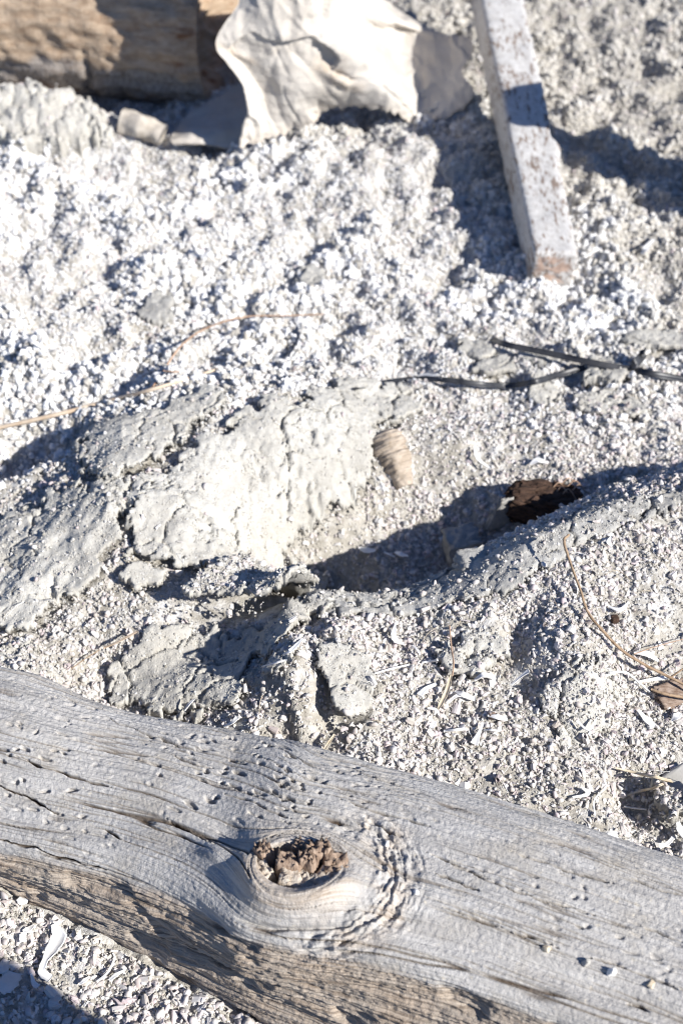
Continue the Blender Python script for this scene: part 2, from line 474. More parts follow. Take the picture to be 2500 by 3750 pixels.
def base(x, y):
    x = np.asarray(x, float); y = np.asarray(y, float)
    z = 0.018 * fbm(x * 1.9, y * 1.9, 3, 5)
    # ridge in front of the pit: steep towards the pit, gentle towards the log
    d, s, t = polydist(x, y, RIDGE)
    endf = sst(0.02, 0.17, t)
    wl = 0.018 + 0.045 * sst(0.25, 0.6, t)                     # gently dipping crust lip, then a steep drop
    far = np.where(d < wl, 1 - 0.42 * (d / wl) * sst(0.1, 0.5, t), (1 - 0.42 * sst(0.1, 0.5, t)) * sst(wl + 0.040, wl, d)); near = np.exp(-(d / 0.19) ** 2)
    h = (0.048 + 0.055 * sst(0.36, 0.62, t)) * endf
    z = z + h * np.where(s > 0, far ** 0.9, near)
    # pit
    z += -0.085 * np.exp(-(_q(x, y, 1370, 2030, 0.165, 0.090, 0.22, -0.05)) ** 1.6)
    z += gauss(x, y, 1290, 2115, -0.045, 0.034, 0.028)
    z += -0.055 * 1.25 * np.exp(-_q(x, y, 1150, 2085, 0.075, 0.048, 0.3, -0.04) ** 1.5)
    z += gauss(x, y, 1750, 1960, -0.02, 0.10, 0.06, 0.3)
    # crust mound
    d, s, t = polydist(x, y, MOUND)
    left = np.clip(1 - d / 0.20, 0, 1) ** 1.05; right = np.exp(-(d / 0.24) ** 2)
    z += 0.055 * np.where(s < 0, left, right) * sst(0.0, 0.3, t) * sst(1.0, 0.8, t)
    z += -0.055 * np.exp(-_q(x, y, 90, 1705, 0.085, 0.050, 0.25, -0.02) ** 2)
    d, s, t = polydist(x, y, SHELFLINE)
    z += -0.016 * np.exp(-(d / 0.035) ** 2)
    # layered edge and valley behind the front log
    d, s, t = polydist(x, y, VALLEY)
    z += -0.035 * np.exp(-(d / 0.05) ** 2)
    d, s, t = polydist(x, y, GULLY)
    z += -0.022 * np.exp(-(d / 0.022) ** 2)
    z += gauss(x, y, 1100, 2640, 0.012, 0.05, 0.04)
    d, s, t = polydist(x, y, STEP)
    z += 0.040 * np.where(s < 0, np.clip(1 - d / 0.085, 0, 1) ** 1.1, np.exp(-(d / 0.06) ** 2)) * sst(0.0, 0.3, t)
    # diagonal folds of the left flank
    fm = np.exp(-_q(x, y, 230, 2060, 0.16, 0.13, 0.0))
    u_ = (x - FL0[0]) * FD[0] + (y - FL0[1]) * FD[1]; w_ = -(x - FL0[0]) * FD[1] + (y - FL0[1]) * FD[0]
    z += 0.0065 * fm * fbm(u_ * 8 + 0.6 * fbm(x * 9, y * 9, 2, 56), w_ * 22, 3, 55)
    # dents and lumps on the right slope
    z += gauss(x, y, 1870, 2470, -0.020, 0.018, 0.050, -0.5)
    z += gauss(x, y, 1905, 2590, -0.016, 0.022, 0.022)
    z += gauss(x, y, 2080, 2560, 0.022, 0.045, 0.06)
    z += gauss(x, y, 1680, 2420, 0.010, 0.04, 0.03)
    z += gauss(x, y, 2330, 2940, -0.030, 0.022, 0.028)
    z += gauss(x, y, 2460, 3060, -0.015, 0.03, 0.02)
    # upper field: low swells
    z += gauss(x, y, 180, 1330, 0.030, 0.16, 0.09, 0.4)
    z += gauss(x, y, 150, 500, 0.060, 0.14, 0.07)
    z += gauss(x, y, 560, 620, -0.010, 0.10, 0.05)
    z += gauss(x, y, 1250, 460, -0.015, 0.09, 0.05)
    z += gauss(x, y, 1450, 620, 0.035, 0.16, 0.07, 0.3)
    z += gauss(x, y, 1780, 780, -0.010, 0.07, 0.05)
    z += gauss(x, y, 2250, 900, 0.020, 0.15, 0.10)
    z += gauss(x, y, 700, 900, 0.022, 0.18, 0.10, 0.3)
    z += gauss(x, y, 1050, 1350, -0.012, 0.18, 0.03, 0.15)
    return z


FARW = lambda x, y: sst(1.28, 1.62, y - 0.12 * x)          # clodded upper field


def rough(x, y):
    up = FARW(x, y)
    wx = x + 0.012 * fbm(x * 30, y * 30, 2, 41); wy = y + 0.012 * fbm(x * 30, y * 30, 2, 43)
    f1, i1 = worley(wx / 0.034, wy / 0.034, 3)
    c1 = np.sqrt(np.clip(1 - (f1 / 0.75) ** 2, 0, 1)) * (0.3 + 0.7 * i1)
    f2, i2 = worley(wx / 0.014, wy / 0.014, 9)
    c2 = np.sqrt(np.clip(1 - (f2 / 0.75) ** 2, 0, 1)) * (0.3 + 0.7 * i2)
    f3, i3 = worley(wx / 0.0085, wy / 0.0085, 19)
    c3 = np.sqrt(np.clip(1 - (f3 / 0.75) ** 2, 0, 1)) * (0.3 + 0.7 * i3)
    fb = fbm(x * 16, y * 16, 4, 77)
    patch = 0.12 + 0.88 * sst(-0.25, 0.35, fbm(x * 4.2, y * 4.2, 3, 91))
    hi = (0.011 * c1 * patch + 0.0065 * c2 * (0.35 + 0.65 * patch) + 0.004 * c3 + 0.019 * fb)
    lo = 0.0035 * c2 + 0.003 * c3 + 0.006 * fb
    return lo * (1 - up) + hi * up


# ------------------------------------------------------------------ raster of the standing surface (ground + crust plates)
RX0, RX1, RY0, RY1, RS = -1.0, 1.0, 0.45, 3.1, 0.0025
gx = np.arange(RX0, RX1, RS); gy = np.arange(RY0, RY1, RS)
GX, GY = np.meshgrid(gx, gy, indexing='ij')
RB = base(GX, GY)
RZ = RB + rough(GX, GY)
RP = np.zeros_like(RZ)                                      # 1 where a crust plate lies


def samp(A, x, y):
    u = np.clip((np.asarray(x) - RX0) / RS, 0, A.shape[0] - 1.001); w = np.clip((np.asarray(y) - RY0) / RS, 0, A.shape[1] - 1.001)
    i = u.astype(int); j = w.astype(int); fu = u - i; fw = w - j
    return (A[i, j] * (1 - fu) + A[i + 1, j] * fu) * (1 - fw) + (A[i, j + 1] * (1 - fu) + A[i + 1, j + 1] * fu) * fw


def hit(px, py, A=None, lift=0.0):                          # where the line of sight of a photo pixel meets the surface
    A = RB if A is None else A
    d = ray(px, py)
    t = np.linspace(0.9, 3.6, 2700)
    x, y, z = d[0] * t, d[1] * t, CAM_H + d[2] * t
    below = z < samp(A, x, y) + lift
    k = int(np.argmax(below)) if below.any() else len(t) - 1
    return np.array([x[k], y[k], z[k]])


# ------------------------------------------------------------------ front log geometry (needed before the gravel)
TH = math.radians(19.0)
AX = np.array([math.cos(TH), -math.sin(TH)]); NW = np.array([-math.sin(TH), -math.cos(TH)])   # along, and towards the viewer


def sw(p): return float(p[0] * AX[0] + p[1] * AX[1]), float(p[0] * NW[0] + p[1] * NW[1]), float(p[2])


def line_fn(pts):
    q_ = np.array([sw(G(*p)) for p in pts])
    return q_[np.argsort(q_[:, 0])]


CON = line_fn([(-500, 3060, 0), (-200, 3170, 0), (0, 3262, 0), (250, 3375, 0), (500, 3490, 0), (800, 3650, 0), (1000, 3765, 0), (1300, 3950, 0), (2000, 4330, 0), (2700, 4700, 0)])
SHO = line_fn([(-500, 2960, .085), (-200, 3030, .085), (0, 3085, .085), (400, 3175, .095), (620, 3245, .105), (760, 3310, .115), (880, 3400, .122), (1100, 3445, .126), (1300, 3480, .128), (1700, 3600, .13), (2100, 3745, .13), (2700, 3960, .13)])
BAK = line_fn([(-500, 2330, .10), (-200, 2410, .10), (0, 2462, .10), (120, 2485, .10), (230, 2530, .10), (330, 2580, .10), (500, 2630, .10), (800, 2680, .105), (1250, 2765, .11), (1600, 2870, .115), (2000, 2990, .12), (2500, 3150, .12), (2900, 3290, .12)])
S0, S1 = -0.66, 0.42


def ip(A, s, k): return np.interp(s, A[:, 0], A[:, k])


def smooth1(v, n=25):
    k = np.hanning(n + 2)[1:-1]; k /= k.sum()
    return np.convolve(np.pad(v, n // 2, mode='edge'), k, mode='valid')


NS, NT = 1040, 540
ss = np.linspace(S0, S1, NS)
wc = smooth1(ip(CON, ss, 1), 41); wsd = smooth1(ip(SHO, ss, 1), 41); zs = smooth1(ip(SHO, ss, 2), 41)
wb = smooth1(ip(BAK, ss, 1), 31); zb = smooth1(ip(BAK, ss, 2), 31)

# ------------------------------------------------------------------ where crust plates lie
def broken_patch(X, Y):
    z = 0
    for (px, py, rx, ry) in ((1010, 1780, 0.055, 0.038), (820, 1990, 0.040, 0.026), (1190, 1640, 0.030, 0.022), (1150, 1960, 0.035, 0.025)):
        c = hit(px, py)
        m = np.exp(-(((X - c[0]) / rx) ** 2 + ((Y - c[1]) / ry) ** 2) ** 1.5) * (0.5 + 0.5 * sst(-0.3, 0.3, fbm(X * 40, Y * 40, 2, 61)))
        f, i = worley(X / 0.011 + 0.3 * pn(X * 80, Y * 80, 8), Y / 0.011, 62)
        z = z + m * (0.012 * np.sqrt(np.clip(1 - (f / 0.75) ** 2, 0, 1)) * (0.2 + 0.8 * i) - 0.010 + 0.004 * fbm(X * 90, Y * 90, 2, 63))
    return z


SLABS = [
    dict(px_poly=[(1180, 1440), (1300, 1425), (1480, 1445), (1560, 1490), (1500, 1560), (1400, 1600), (1375, 1650), (1370, 1740), (1340, 1830), (1240, 1890), (1130, 2020), (1060, 2090), (900, 2115), (690, 2100), (500, 2065), (460, 1960), (500, 1870), (570, 1760), (690, 1690), (800, 1610), (900, 1545), (1010, 1500), (1100, 1490)],
         lift=0.018, thick=0.010, zfun=broken_patch, label='largest pale crust slab, smooth and sunlit, left of the tan ribbed cone', seed=10, rag=0.010, bump=0.0026, dens=0.02),
    dict(px_poly=[(290, 1650), (420, 1590), (560, 1530), (700, 1480), (800, 1450), (820, 1500), (760, 1560), (700, 1610), (620, 1670), (500, 1735), (420, 1790), (310, 1780)],
         lift=0.018, thick=0.010, label='long grainy crust slab behind the largest slab, below the dry reed', seed=20, rag=0.009, dens=0.05),
    dict(px_poly=[(310, 1810), (540, 1775), (570, 1840), (440, 1930), (480, 2010), (400, 2080), (280, 2200), (120, 2330), (-60, 2290), (-60, 1980), (120, 1870)],
         lift=0.014, thick=0.010, bump=0.0026, label='grainy grey crust slab sloping down at the left edge in raking light', mat='crust', seed=30, rag=0.010, lump=0.0025, dens=0.04),
    dict(px_poly=[(680, 2235), (750, 2160), (900, 2115), (1050, 2115), (1165, 2060), (1195, 2130), (1120, 2190), (1020, 2240), (930, 2290), (850, 2312), (740, 2312), (690, 2275)],
         lift=0.042, thick=0.012, tilt=(0.0, -0.16), label='overhanging crust shelf heaped with shells beneath the largest slab', seed=40, rag=0.007, dens=0.75),
    dict(px_poly=[(520, 2345), (690, 2300), (850, 2345), (1000, 2290), (1190, 2200), (1320, 2185), (1190, 2240), (1100, 2310), (1010, 2370), (930, 2420), (880, 2490), (950, 2540), (850, 2600), (700, 2650), (420, 2610), (390, 2540)],
         lift=0.012, thick=0.012, label='grainy crust slope in broken shade between the shell shelf and the front log', mat='crust', seed=50, rag=0.008, dens=0.03, bump=0.003),
    dict(px_poly=[(1150, 2385), (1250, 2370), (1350, 2430), (1375, 2520), (1355, 2630), (1290, 2690), (1222, 2680), (1200, 2580), (1170, 2480)],
         lift=0.022, thick=0.012, flat=0.0, step_h=0.001, label='bright triangular crust slab behind the front log with a hollow in its middle', seed=60, rigid=True, rag=0.0025, tilt=(-0.22, 0.30), dens=0.02, bump=0.003),
    dict(px_poly=[(965, 2515), (1000, 2450), (1095, 2385), (1075, 2450), (1020, 2515)],
         lift=0.022, thick=0.006, label='small thin upturned crust flake left of the bright triangular slab', seed=70, rigid=True, rag=0.003, tilt=(0.35, 0.0), dens=0.0),
    dict(px_poly=[(1100, 2165), (1260, 2170), (1480, 2160), (1620, 2110), (1800, 2040), (1950, 1960), (2150, 1885), (2350, 1825), (2560, 1790), (2560, 1855), (2370, 1908), (2160, 1990), (2040, 2055), (1930, 2135), (1760, 2200), (1560, 2245), (1380, 2265), (1250, 2262), (1100, 2240)],
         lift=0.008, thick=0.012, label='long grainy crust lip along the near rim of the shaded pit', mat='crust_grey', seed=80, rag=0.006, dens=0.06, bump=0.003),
    dict(px_poly=[(1590, 2410), (1680, 2315), (1780, 2335), (1830, 2390), (1865, 2445), (1810, 2430), (1800, 2480), (1740, 2500), (1640, 2490)],
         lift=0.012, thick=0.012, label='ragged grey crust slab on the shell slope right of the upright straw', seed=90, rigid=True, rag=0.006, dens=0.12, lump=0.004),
    dict(px_poly=[(2010, 2700), (1990, 2560), (2060, 2440), (2150, 2400), (2230, 2450), (2260, 2560), (2220, 2700), (2120, 2760)],
         lift=0.003, thick=0.012, label='low cemented crust patch dusted white, left of the rusty wood chip', seed=100, rag=0.012, dens=0.35, lump=0.005),
    dict(px_poly=[(2365, 2985), (2375, 2910), (2440, 2915), (2500, 2930), (2600, 2960), (2620, 3040), (2510, 3030), (2440, 3040), (2400, 3020)],
         lift=0.030, thick=0.022, label='thick shell-studded crust clump jutting over a dark hollow at the right edge', seed=110, rigid=True, rag=0.007, dens=0.9, lump=0.004),
    dict(px_poly=[(1915, 1480), (1960, 1390), (2010, 1430), (2060, 1475), (1985, 1510)],
         lift=0.014, thick=0.012, label='pointed crust slab below the crossing of the black straps', seed=120, rigid=True, rag=0.003, dens=0.0, tilt=(-0.1, 0.15)),
    dict(px_poly=[(2130, 1430), (2150, 1345), (2230, 1350), (2310, 1415), (2260, 1450)],
         lift=0.020, thick=0.022, label='squarish crust block in front of the upper black strap', seed=130, rigid=True, rag=0.003, dens=0.0, lump=0.003),
    dict(px_poly=[(1725, 1385), (1755, 1340), (1850, 1335), (1890, 1385), (1800, 1405)],
         lift=0.016, thick=0.014, label='flat crust slab wedged between the two black straps', seed=140, rigid=True, rag=0.003, dens=0.0),
    dict(px_poly=[(1905, 1335), (1940, 1295), (2030, 1305), (2065, 1340), (1990, 1375)],
         lift=0.014, thick=0.014, label='lumpy crust slab under the middle of the upper black strap', seed=150, rigid=True, rag=0.003, dens=0.0, lump=0.003),
    dict(px_poly=[(1660, 1320), (1700, 1270), (1790, 1280), (1820, 1320), (1760, 1345)],
         lift=0.014, thick=0.014, label='crumbly crust slab left of the upper strap end beside a white chip', seed=160, rigid=True, rag=0.004, dens=0.0, lump=0.004),
    dict(px_poly=[(-40, 2385), (110, 2375), (210, 2450), (265, 2525), (200, 2570), (60, 2510), (-40, 2460)],
         lift=0.010, thick=0.014, label='lumpy crust slab against the back of the front log at the left edge', seed=170, rag=0.006, dens=0.55, lump=0.004),
    dict(px_poly=[(450, 2145), (520, 2090), (600, 2110), (590, 2170), (500, 2195)],
         lift=0.018, thick=0.012, label='small rounded crust slab under the lower left corner of the largest slab', seed=180, rigid=True, rag=0.004, dens=0.0),
    dict(px_poly=[(2250, 1260), (2380, 1230), (2560, 1240), (2560, 1285), (2420, 1300), (2290, 1300)],
         lift=0.016, thick=0.014, label='flat crust slab above the upper black strap at the right edge', seed=190, rigid=True, rag=0.005, dens=0.0),
    dict(px_poly=[(2080, 1470), (2180, 1455), (2310, 1475), (2380, 1520), (2230, 1545), (2120, 1520)],
         lift=0.010, thick=0.012, label='rough crust slab in front of the squarish block below the straps', seed=200, rigid=True, rag=0.005, dens=0.2, lump=0.003),
    dict(px_poly=[(510, 1170), (560, 1110), (640, 1120), (650, 1190), (580, 1230)],
         lift=0.018, thick=0.02, label='grey crust clod on the white field above the red twig', mat='crust_grey', seed=210, rigid=True, rag=0.005, dens=0.0, lump=0.004),
    dict(px_poly=[(1080, 1080), (1110, 1020), (1180, 1020), (1190, 1080), (1130, 1110)],
         lift=0.020, thick=0.022, label='rounded grey clod on the white field above the tip of the red twig', mat='crust_grey', seed=220, rigid=True, rag=0.004, dens=0.0, lump=0.004),
    dict(px_poly=[(-40, 400), (150, 385), (330, 420), (410, 480), (395, 540), (250, 560), (60, 570), (-40, 540)],
         lift=0.022, thick=0.05, label='crumbly pale crust bank lying under the rear log', seed=230, rag=0.012, dens=0.3, lump=0.022),
]
PMASK = np.zeros_like(RB)
for d_ in SLABS:
    pts_ = [hit(*p)[:2] for p in d_['px_poly']]; A_ = np.array(pts_)
    sl_ = (GX[:, 0] > A_[:, 0].min() - .02) & (GX[:, 0] < A_[:, 0].max() + .02); sm_ = (GY[0] > A_[:, 1].min() - .02) & (GY[0] < A_[:, 1].max() + .02)
    I_ = np.ix_(sl_, sm_)
    PMASK[I_] = np.maximum(PMASK[I_], sst(-0.004, 0.008, polysdf(GX[I_], GY[I_], pts_)))
CRZ = sst(-0.02, 0.05, polysdf(GX, GY, [hit(*p)[:2] for p in [(-200, 1850), (200, 1600), (700, 1440), (1300, 1390), (1560, 1450), (1480, 1600), (1350, 1850), (1150, 2100), (1200, 2200), (1000, 2420), (850, 2640), (400, 2620), (300, 2400), (-200, 2420)]]))
RZ = RB + rough(GX, GY) * (1 - 0.85 * PMASK) - 0.003 * PMASK

# ------------------------------------------------------------------ ground sheet
def axis_lines(lo, hi, step, reach):
    core = np.arange(lo, hi + step / 2, step)
    g = [step]; tot = 0.0; out = []
    st = step
    while tot < reach:
        st *= 1.28; tot += st; out.append(tot)
    out = np.array(out)
    return np.concatenate([lo - out[::-1], core, hi + out])


xs = axis_lines(-0.72, 0.72, 0.0033, 250.0)
ya = np.arange(0.55, 1.75, 0.0031); yb = np.arange(1.75, 2.95, 0.0038)
up_ = []; st, tot = 0.0038, 0.0
while tot < 250: st *= 1.28; tot += st; up_.append(2.95 + tot)
dn_ = []; st, tot = 0.0027, 0.0
while tot < 250: st *= 1.28; tot += st; dn_.append(0.55 - tot)
ys = np.concatenate([np.array(dn_[::-1]), ya, yb, np.array(up_)])
TX, TY = np.meshgrid(xs, ys, indexing='ij')
pm_ = samp(PMASK, TX, TY) * (np.abs(TX) < 0.98) * (TY > 0.46) * (TY < 3.08)
TZ = base(TX, TY) + rough(TX, TY) * (1 - 0.85 * pm_) - 0.003 * pm_
faraway = sst(4, 12, np.hypot(TX, TY))
TZ = TZ * (1 - faraway) + 0.25 * fbm(TX * 0.05, TY * 0.05, 3, 8) * sst(8, 40, np.hypot(TX, TY))
salt = 0.34 + 0.10 * FARW(TX, TY) * (1 - 0.55 * sst(2.05, 2.25, TY)) - 0.30 * sst(0.25, 0.5, TX) * sst(1.5, 1.9, TY)
ground = mesh_obj('ground', np.stack([TX, TY, TZ], -1).reshape(-1, 3), grid_faces(len(xs), len(ys)), [M['soil']], attrs={'salt': salt})
tag(ground, 'pale salt crusted silt beach with lumps, a pit and low ridges', kind='structure')


# ------------------------------------------------------------------ crust plates
def crust_plate(px_poly, lift, thick, label, mat='crust', tilt=(0, 0), seed=0, rag=0.006, bump=0.0022, step=0.0022, curl=0.0, dens=0.15,
                name='crust_slab', cat='crust slab', group='broken crust slabs on the shore', lump=0.0, zfun=None, rigid=False, step_h=0.002, flat=0.6):
    pts = [hit(*p)[:2] for p in px_poly]
    P = np.array(pts); lo = P.min(0) - 0.02; hi = P.max(0) + 0.02; cen = P.mean(0)
    ax = np.arange(lo[0], hi[0], step); ay = np.arange(lo[1], hi[1], step)
    X, Y = np.meshgrid(ax, ay, indexing='ij')
    X = X + step * 0.35 * pn(X * 190, Y * 190, seed + 5); Y = Y + step * 0.35 * pn(X * 190, Y * 190, seed + 6)
    wxx = X + 0.006 * fbm(X * 40, Y * 40, 2, seed + 71); wyy = Y + 0.006 * fbm(X * 40, Y * 40, 2, seed + 72)
    _, ie = worley(wxx / 0.022, wyy / 0.022, seed + 73)
    _, ie2 = worley(wxx / 0.009, wyy / 0.009, seed + 74)
    sd = polysdf(X, Y, pts) + rag * (0.8 * fbm(X * 30, Y * 30, 4, seed + 1, 0.6) + 2.0 * (ie - 0.5) + 0.8 * (ie2 - 0.5))
    f1, i1 = worley(X / 0.0046 + 0.3 * pn(X * 90, Y * 90, 3), Y / 0.0046, seed + 4)
    if rigid:
        bp = base(P[:, 0], P[:, 1]); Amat = np.stack([P[:, 0], P[:, 1], np.ones(len(P))], 1)
        co = np.linalg.lstsq(Amat, bp, rcond=None)[0]
        b0 = co[0] * flat * (X - cen[0]) + co[1] * flat * (Y - cen[1]) + co[0] * cen[0] + co[1] * cen[1] + co[2]
    else:
        b0 = base(X, Y)
    top = b0 + lift + tilt[0] * (X - cen[0]) + tilt[1] * (Y - cen[1])
    top = top + bump * (0.35 * np.sqrt(np.clip(1 - (f1 / 0.8) ** 2, 0, 1)) * (0.4 + 0.6 * i1) + 0.45 * fbm(X * 110, Y * 110, 3, seed + 2, 0.6)) + 0.0045 * fbm(X * 16, Y * 16, 3, seed + 3, 0.4) + step_h * (ie - 0.5)
    if lump:
        f2, i2 = worley(X / 0.022 + 0.25 * pn(X * 60, Y * 60, 9), Y / 0.022, seed + 14)
        top = top + lump * np.sqrt(np.clip(1 - (f2 / 0.8) ** 2, 0, 1)) * (0.3 + 0.7 * i2)
    if curl:
        top = top + curl * np.exp(-np.clip(sd, 0, None) / 0.012)
    if zfun is not None:
        top = top + zfun(X, Y)
    ca1, ca2, _ = worley(wxx / 0.062, wyy / 0.062, seed + 75, True); ck_ = (ca2 - ca1) * 0.062
    top = top - 0.010 * sst(0.0028, 0.0010, ck_) * sst(-0.25, 0.15, pn(X * 9, Y * 9, seed + 76))
    cr = np.abs(fbm(X * 17 + 0.2, Y * 17, 3, seed + 51, 0.55)); cm = sst(0.0, 0.35, pn(X * 11, Y * 11, seed + 52))
    top = top - 0.009 * sst(0.045, 0.010, cr) * cm
    pk = sst(0.30, 0.12, f1) * (i1 > 0.80) * sst(0.0, 0.4, pn(X * 14, Y * 14, seed + 53)); top = top - 0.004 * pk
    edge = np.clip(sd / 0.003, 0, 1)
    top = top - 0.0008 * (1 - edge) ** 2
    keepv = sd > 0
    keep = keepv[:-1, :-1] & keepv[1:, :-1] & keepv[1:, 1:] & keepv[:-1, 1:]
    n, m_ = X.shape
    idx = np.arange(n * m_).reshape(n, m_)
    q4 = np.stack([idx[:-1, :-1], idx[1:, :-1], idx[1:, 1:], idx[:-1, 1:]], -1)[keep]
    # pull boundary vertices onto the contour
    V = np.stack([X, Y, top], -1).reshape(-1, 3)
    bot = V.copy()
    inner = np.clip(sd.ravel() / 0.012, 0, 1)
    bot[:, 2] -= thick * (0.55 + 0.45 * inner) * (1 + 0.35 * pn(V[:, 0] * 60, V[:, 1] * 60, seed + 8))
    e = np.concatenate([q4[:, [0, 1]], q4[:, [1, 2]], q4[:, [2, 3]], q4[:, [3, 0]]])
    key = np.sort(e, 1); kk = key[:, 0] * (n * m_) + key[:, 1]
    u, inv, cnt = np.unique(kk, return_inverse=True, return_counts=True)
    be = e[cnt[inv] == 1]
    N = n * m_
    bots = q4[:, ::-1] + N
    # wall in two bands, the middle pushed out a little so that the broken edge is uneven
    bv = np.unique(be)
    nb = len(bv)
    remap = np.full(N, -1); remap[bv] = np.arange(nb) + 2 * N
    midv = 0.5 * (V[bv] + bot[bv]) + np.stack([0.0018 * pn(V[bv, 0] * 300, V[bv, 1] * 300, seed + 31), 0.0018 * pn(V[bv, 0] * 300, V[bv, 1] * 300, seed + 32), np.zeros(nb)], -1)
    w1_ = np.stack([be[:, 1], be[:, 0], remap[be[:, 0]], remap[be[:, 1]]], -1)
    w2_ = np.stack([remap[be[:, 1]], remap[be[:, 0]], be[:, 0] + N, be[:, 1] + N], -1)
    F = np.concatenate([q4, bots, w1_, w2_]); VV = np.concatenate([V, bot, midv])
    used = np.unique(F); mp = np.full(len(VV), -1); mp[used] = np.arange(len(used))
    o = mesh_obj(name, VV[used], mp[F], [M[mat]])
    tag(o, label, cat, group)
    # write into the raster
    sel = (GX > lo[0]) & (GX < hi[0]) & (GY > lo[1]) & (GY < hi[1])
    ii, jj = np.where(sel)
    xx, yy = GX[ii, jj], GY[ii, jj]
    si = np.clip(np.round((xx - ax[0]) / step).astype(int), 0, n - 1); sj = np.clip(np.round((yy - ay[0]) / step).astype(int), 0, m_ - 1)
    ins = (sd[si, sj] > 0.001)
    ii, jj, si, sj = ii[ins], jj[ins], si[ins], sj[ins]
    RZ[ii, jj] = np.maximum(RZ[ii, jj], top[si, sj])
    RP[ii, jj] = 1.0 - dens
    return o


for d_ in SLABS:
    crust_plate(**d_)


# ------------------------------------------------------------------ small builders
def tube(name, pts, radii, mat, label=None, cat=None, group=None, parent=None, n=8, seg=None, noise=0.12, flat=1.0, seed=0, caps=True):
    P = np.asarray(pts, float)
    seg = seg or max(12, 6 * len(P))
    C = catmull(P, seg); R = np.interp(np.linspace(0, 1, seg), np.linspace(0, 1, len(radii)), radii)
    T = np.gradient(C, axis=0); T /= np.linalg.norm(T, axis=1)[:, None] + 1e-12
    up = np.array([0, 0, 1.0])
    B = np.cross(T, up); B /= np.linalg.norm(B, axis=1)[:, None] + 1e-9
    N = np.cross(B, T)
    a = np.linspace(0, 2 * np.pi, n, endpoint=False)
    k = 1 + noise * pn(np.arange(seg)[:, None] * (0.37 if seg > 34 else 0.11) + seed, np.cos(a)[None] * 1.3 + np.sin(a)[None] * 0.7 + 5, seed)
    V = C[:, None] + (R[:, None] * k)[..., None] * (np.cos(a)[None, :, None] * B[:, None] + flat * np.sin(a)[None, :, None] * N[:, None])
    V = V.reshape(-1, 3)
    F = [tuple(f) for f in grid_faces(seg, n, True)[:, ::-1]]
    if caps:
        F.append(tuple(range(n))); F.append(tuple(range((seg - 1) * n, seg * n))[::-1])
    o = mesh_obj(name, V, F, [M[mat]], parent)
    return tag(o, label, cat, group)


def on(px, py, lift=0.004): return hit(px, py, RZ) + np.array([0, 0, lift])


def path_on(pp, lift=0.004, arch=0.0):
    out = []
    n = len(pp)
    for i, p in enumerate(pp):
        q_ = on(p[0], p[1], 0)
        l = p[2] if len(p) > 2 else lift + arch * math.sin(math.pi * i / max(1, n - 1))
        # raised points stay on their line of sight
        d = ray(p[0], p[1]); dd = d / -d[2]
        out.append(q_ - dd * l)
    return out


def blade(name, pp, widths, label, cat='bone', mat='bone', group=None, thick=0.0009, lift=0.006, arch=0.002, cup=0.16, seed=0, tiltw=0.0, n=9, parent=None):
    """A thin curved plate (fish bone, shell chip, leaf) along a path, with a real thickness."""
    P = np.asarray(path_on(pp, lift, arch)); seg = max(14, 7 * len(P))
    C = catmull(P, seg)
    W = np.interp(np.linspace(0, 1, seg), np.linspace(0, 1, len(widths)), widths)
    T = np.gradient(C, axis=0); T /= np.linalg.norm(T, axis=1)[:, None] + 1e-12
    B = np.cross(T, [0, 0, 1.0]); B /= np.linalg.norm(B, axis=1)[:, None] + 1e-9
    N = np.cross(B, T)
    ct, st_ = math.cos(tiltw), math.sin(tiltw)
    B, N = B * ct + N * st_, N * ct - B * st_
    u = np.linspace(-1, 1, n)
    wob = 1 + 0.22 * pn(np.arange(seg) * 0.45 + seed * 3.3, np.full(seg, 2.2), seed)
    off = cup * W[:, None] * (u[None] ** 2 - 0.3)
    top = C[:, None] + (W * wob)[:, None, None] * u[None, :, None] * B[:, None] + off[..., None] * N[:, None]
    th = thick * (1.15 - 0.75 * u ** 2)
    bot = top - th[None, :, None] * N[:, None] * 2
    ring = np.concatenate([top, bot[:, ::-1]], 1)
    F = [tuple(f) for f in grid_faces(seg, 2 * n, True)[:, ::-1]]
    F.append(tuple(range(2 * n))); F.append(tuple(range((seg - 1) * 2 * n, seg * 2 * n))[::-1])
    o = mesh_obj(name, ring.reshape(-1, 3), F, [M[mat]], parent)
    return tag(o, label, cat, group)


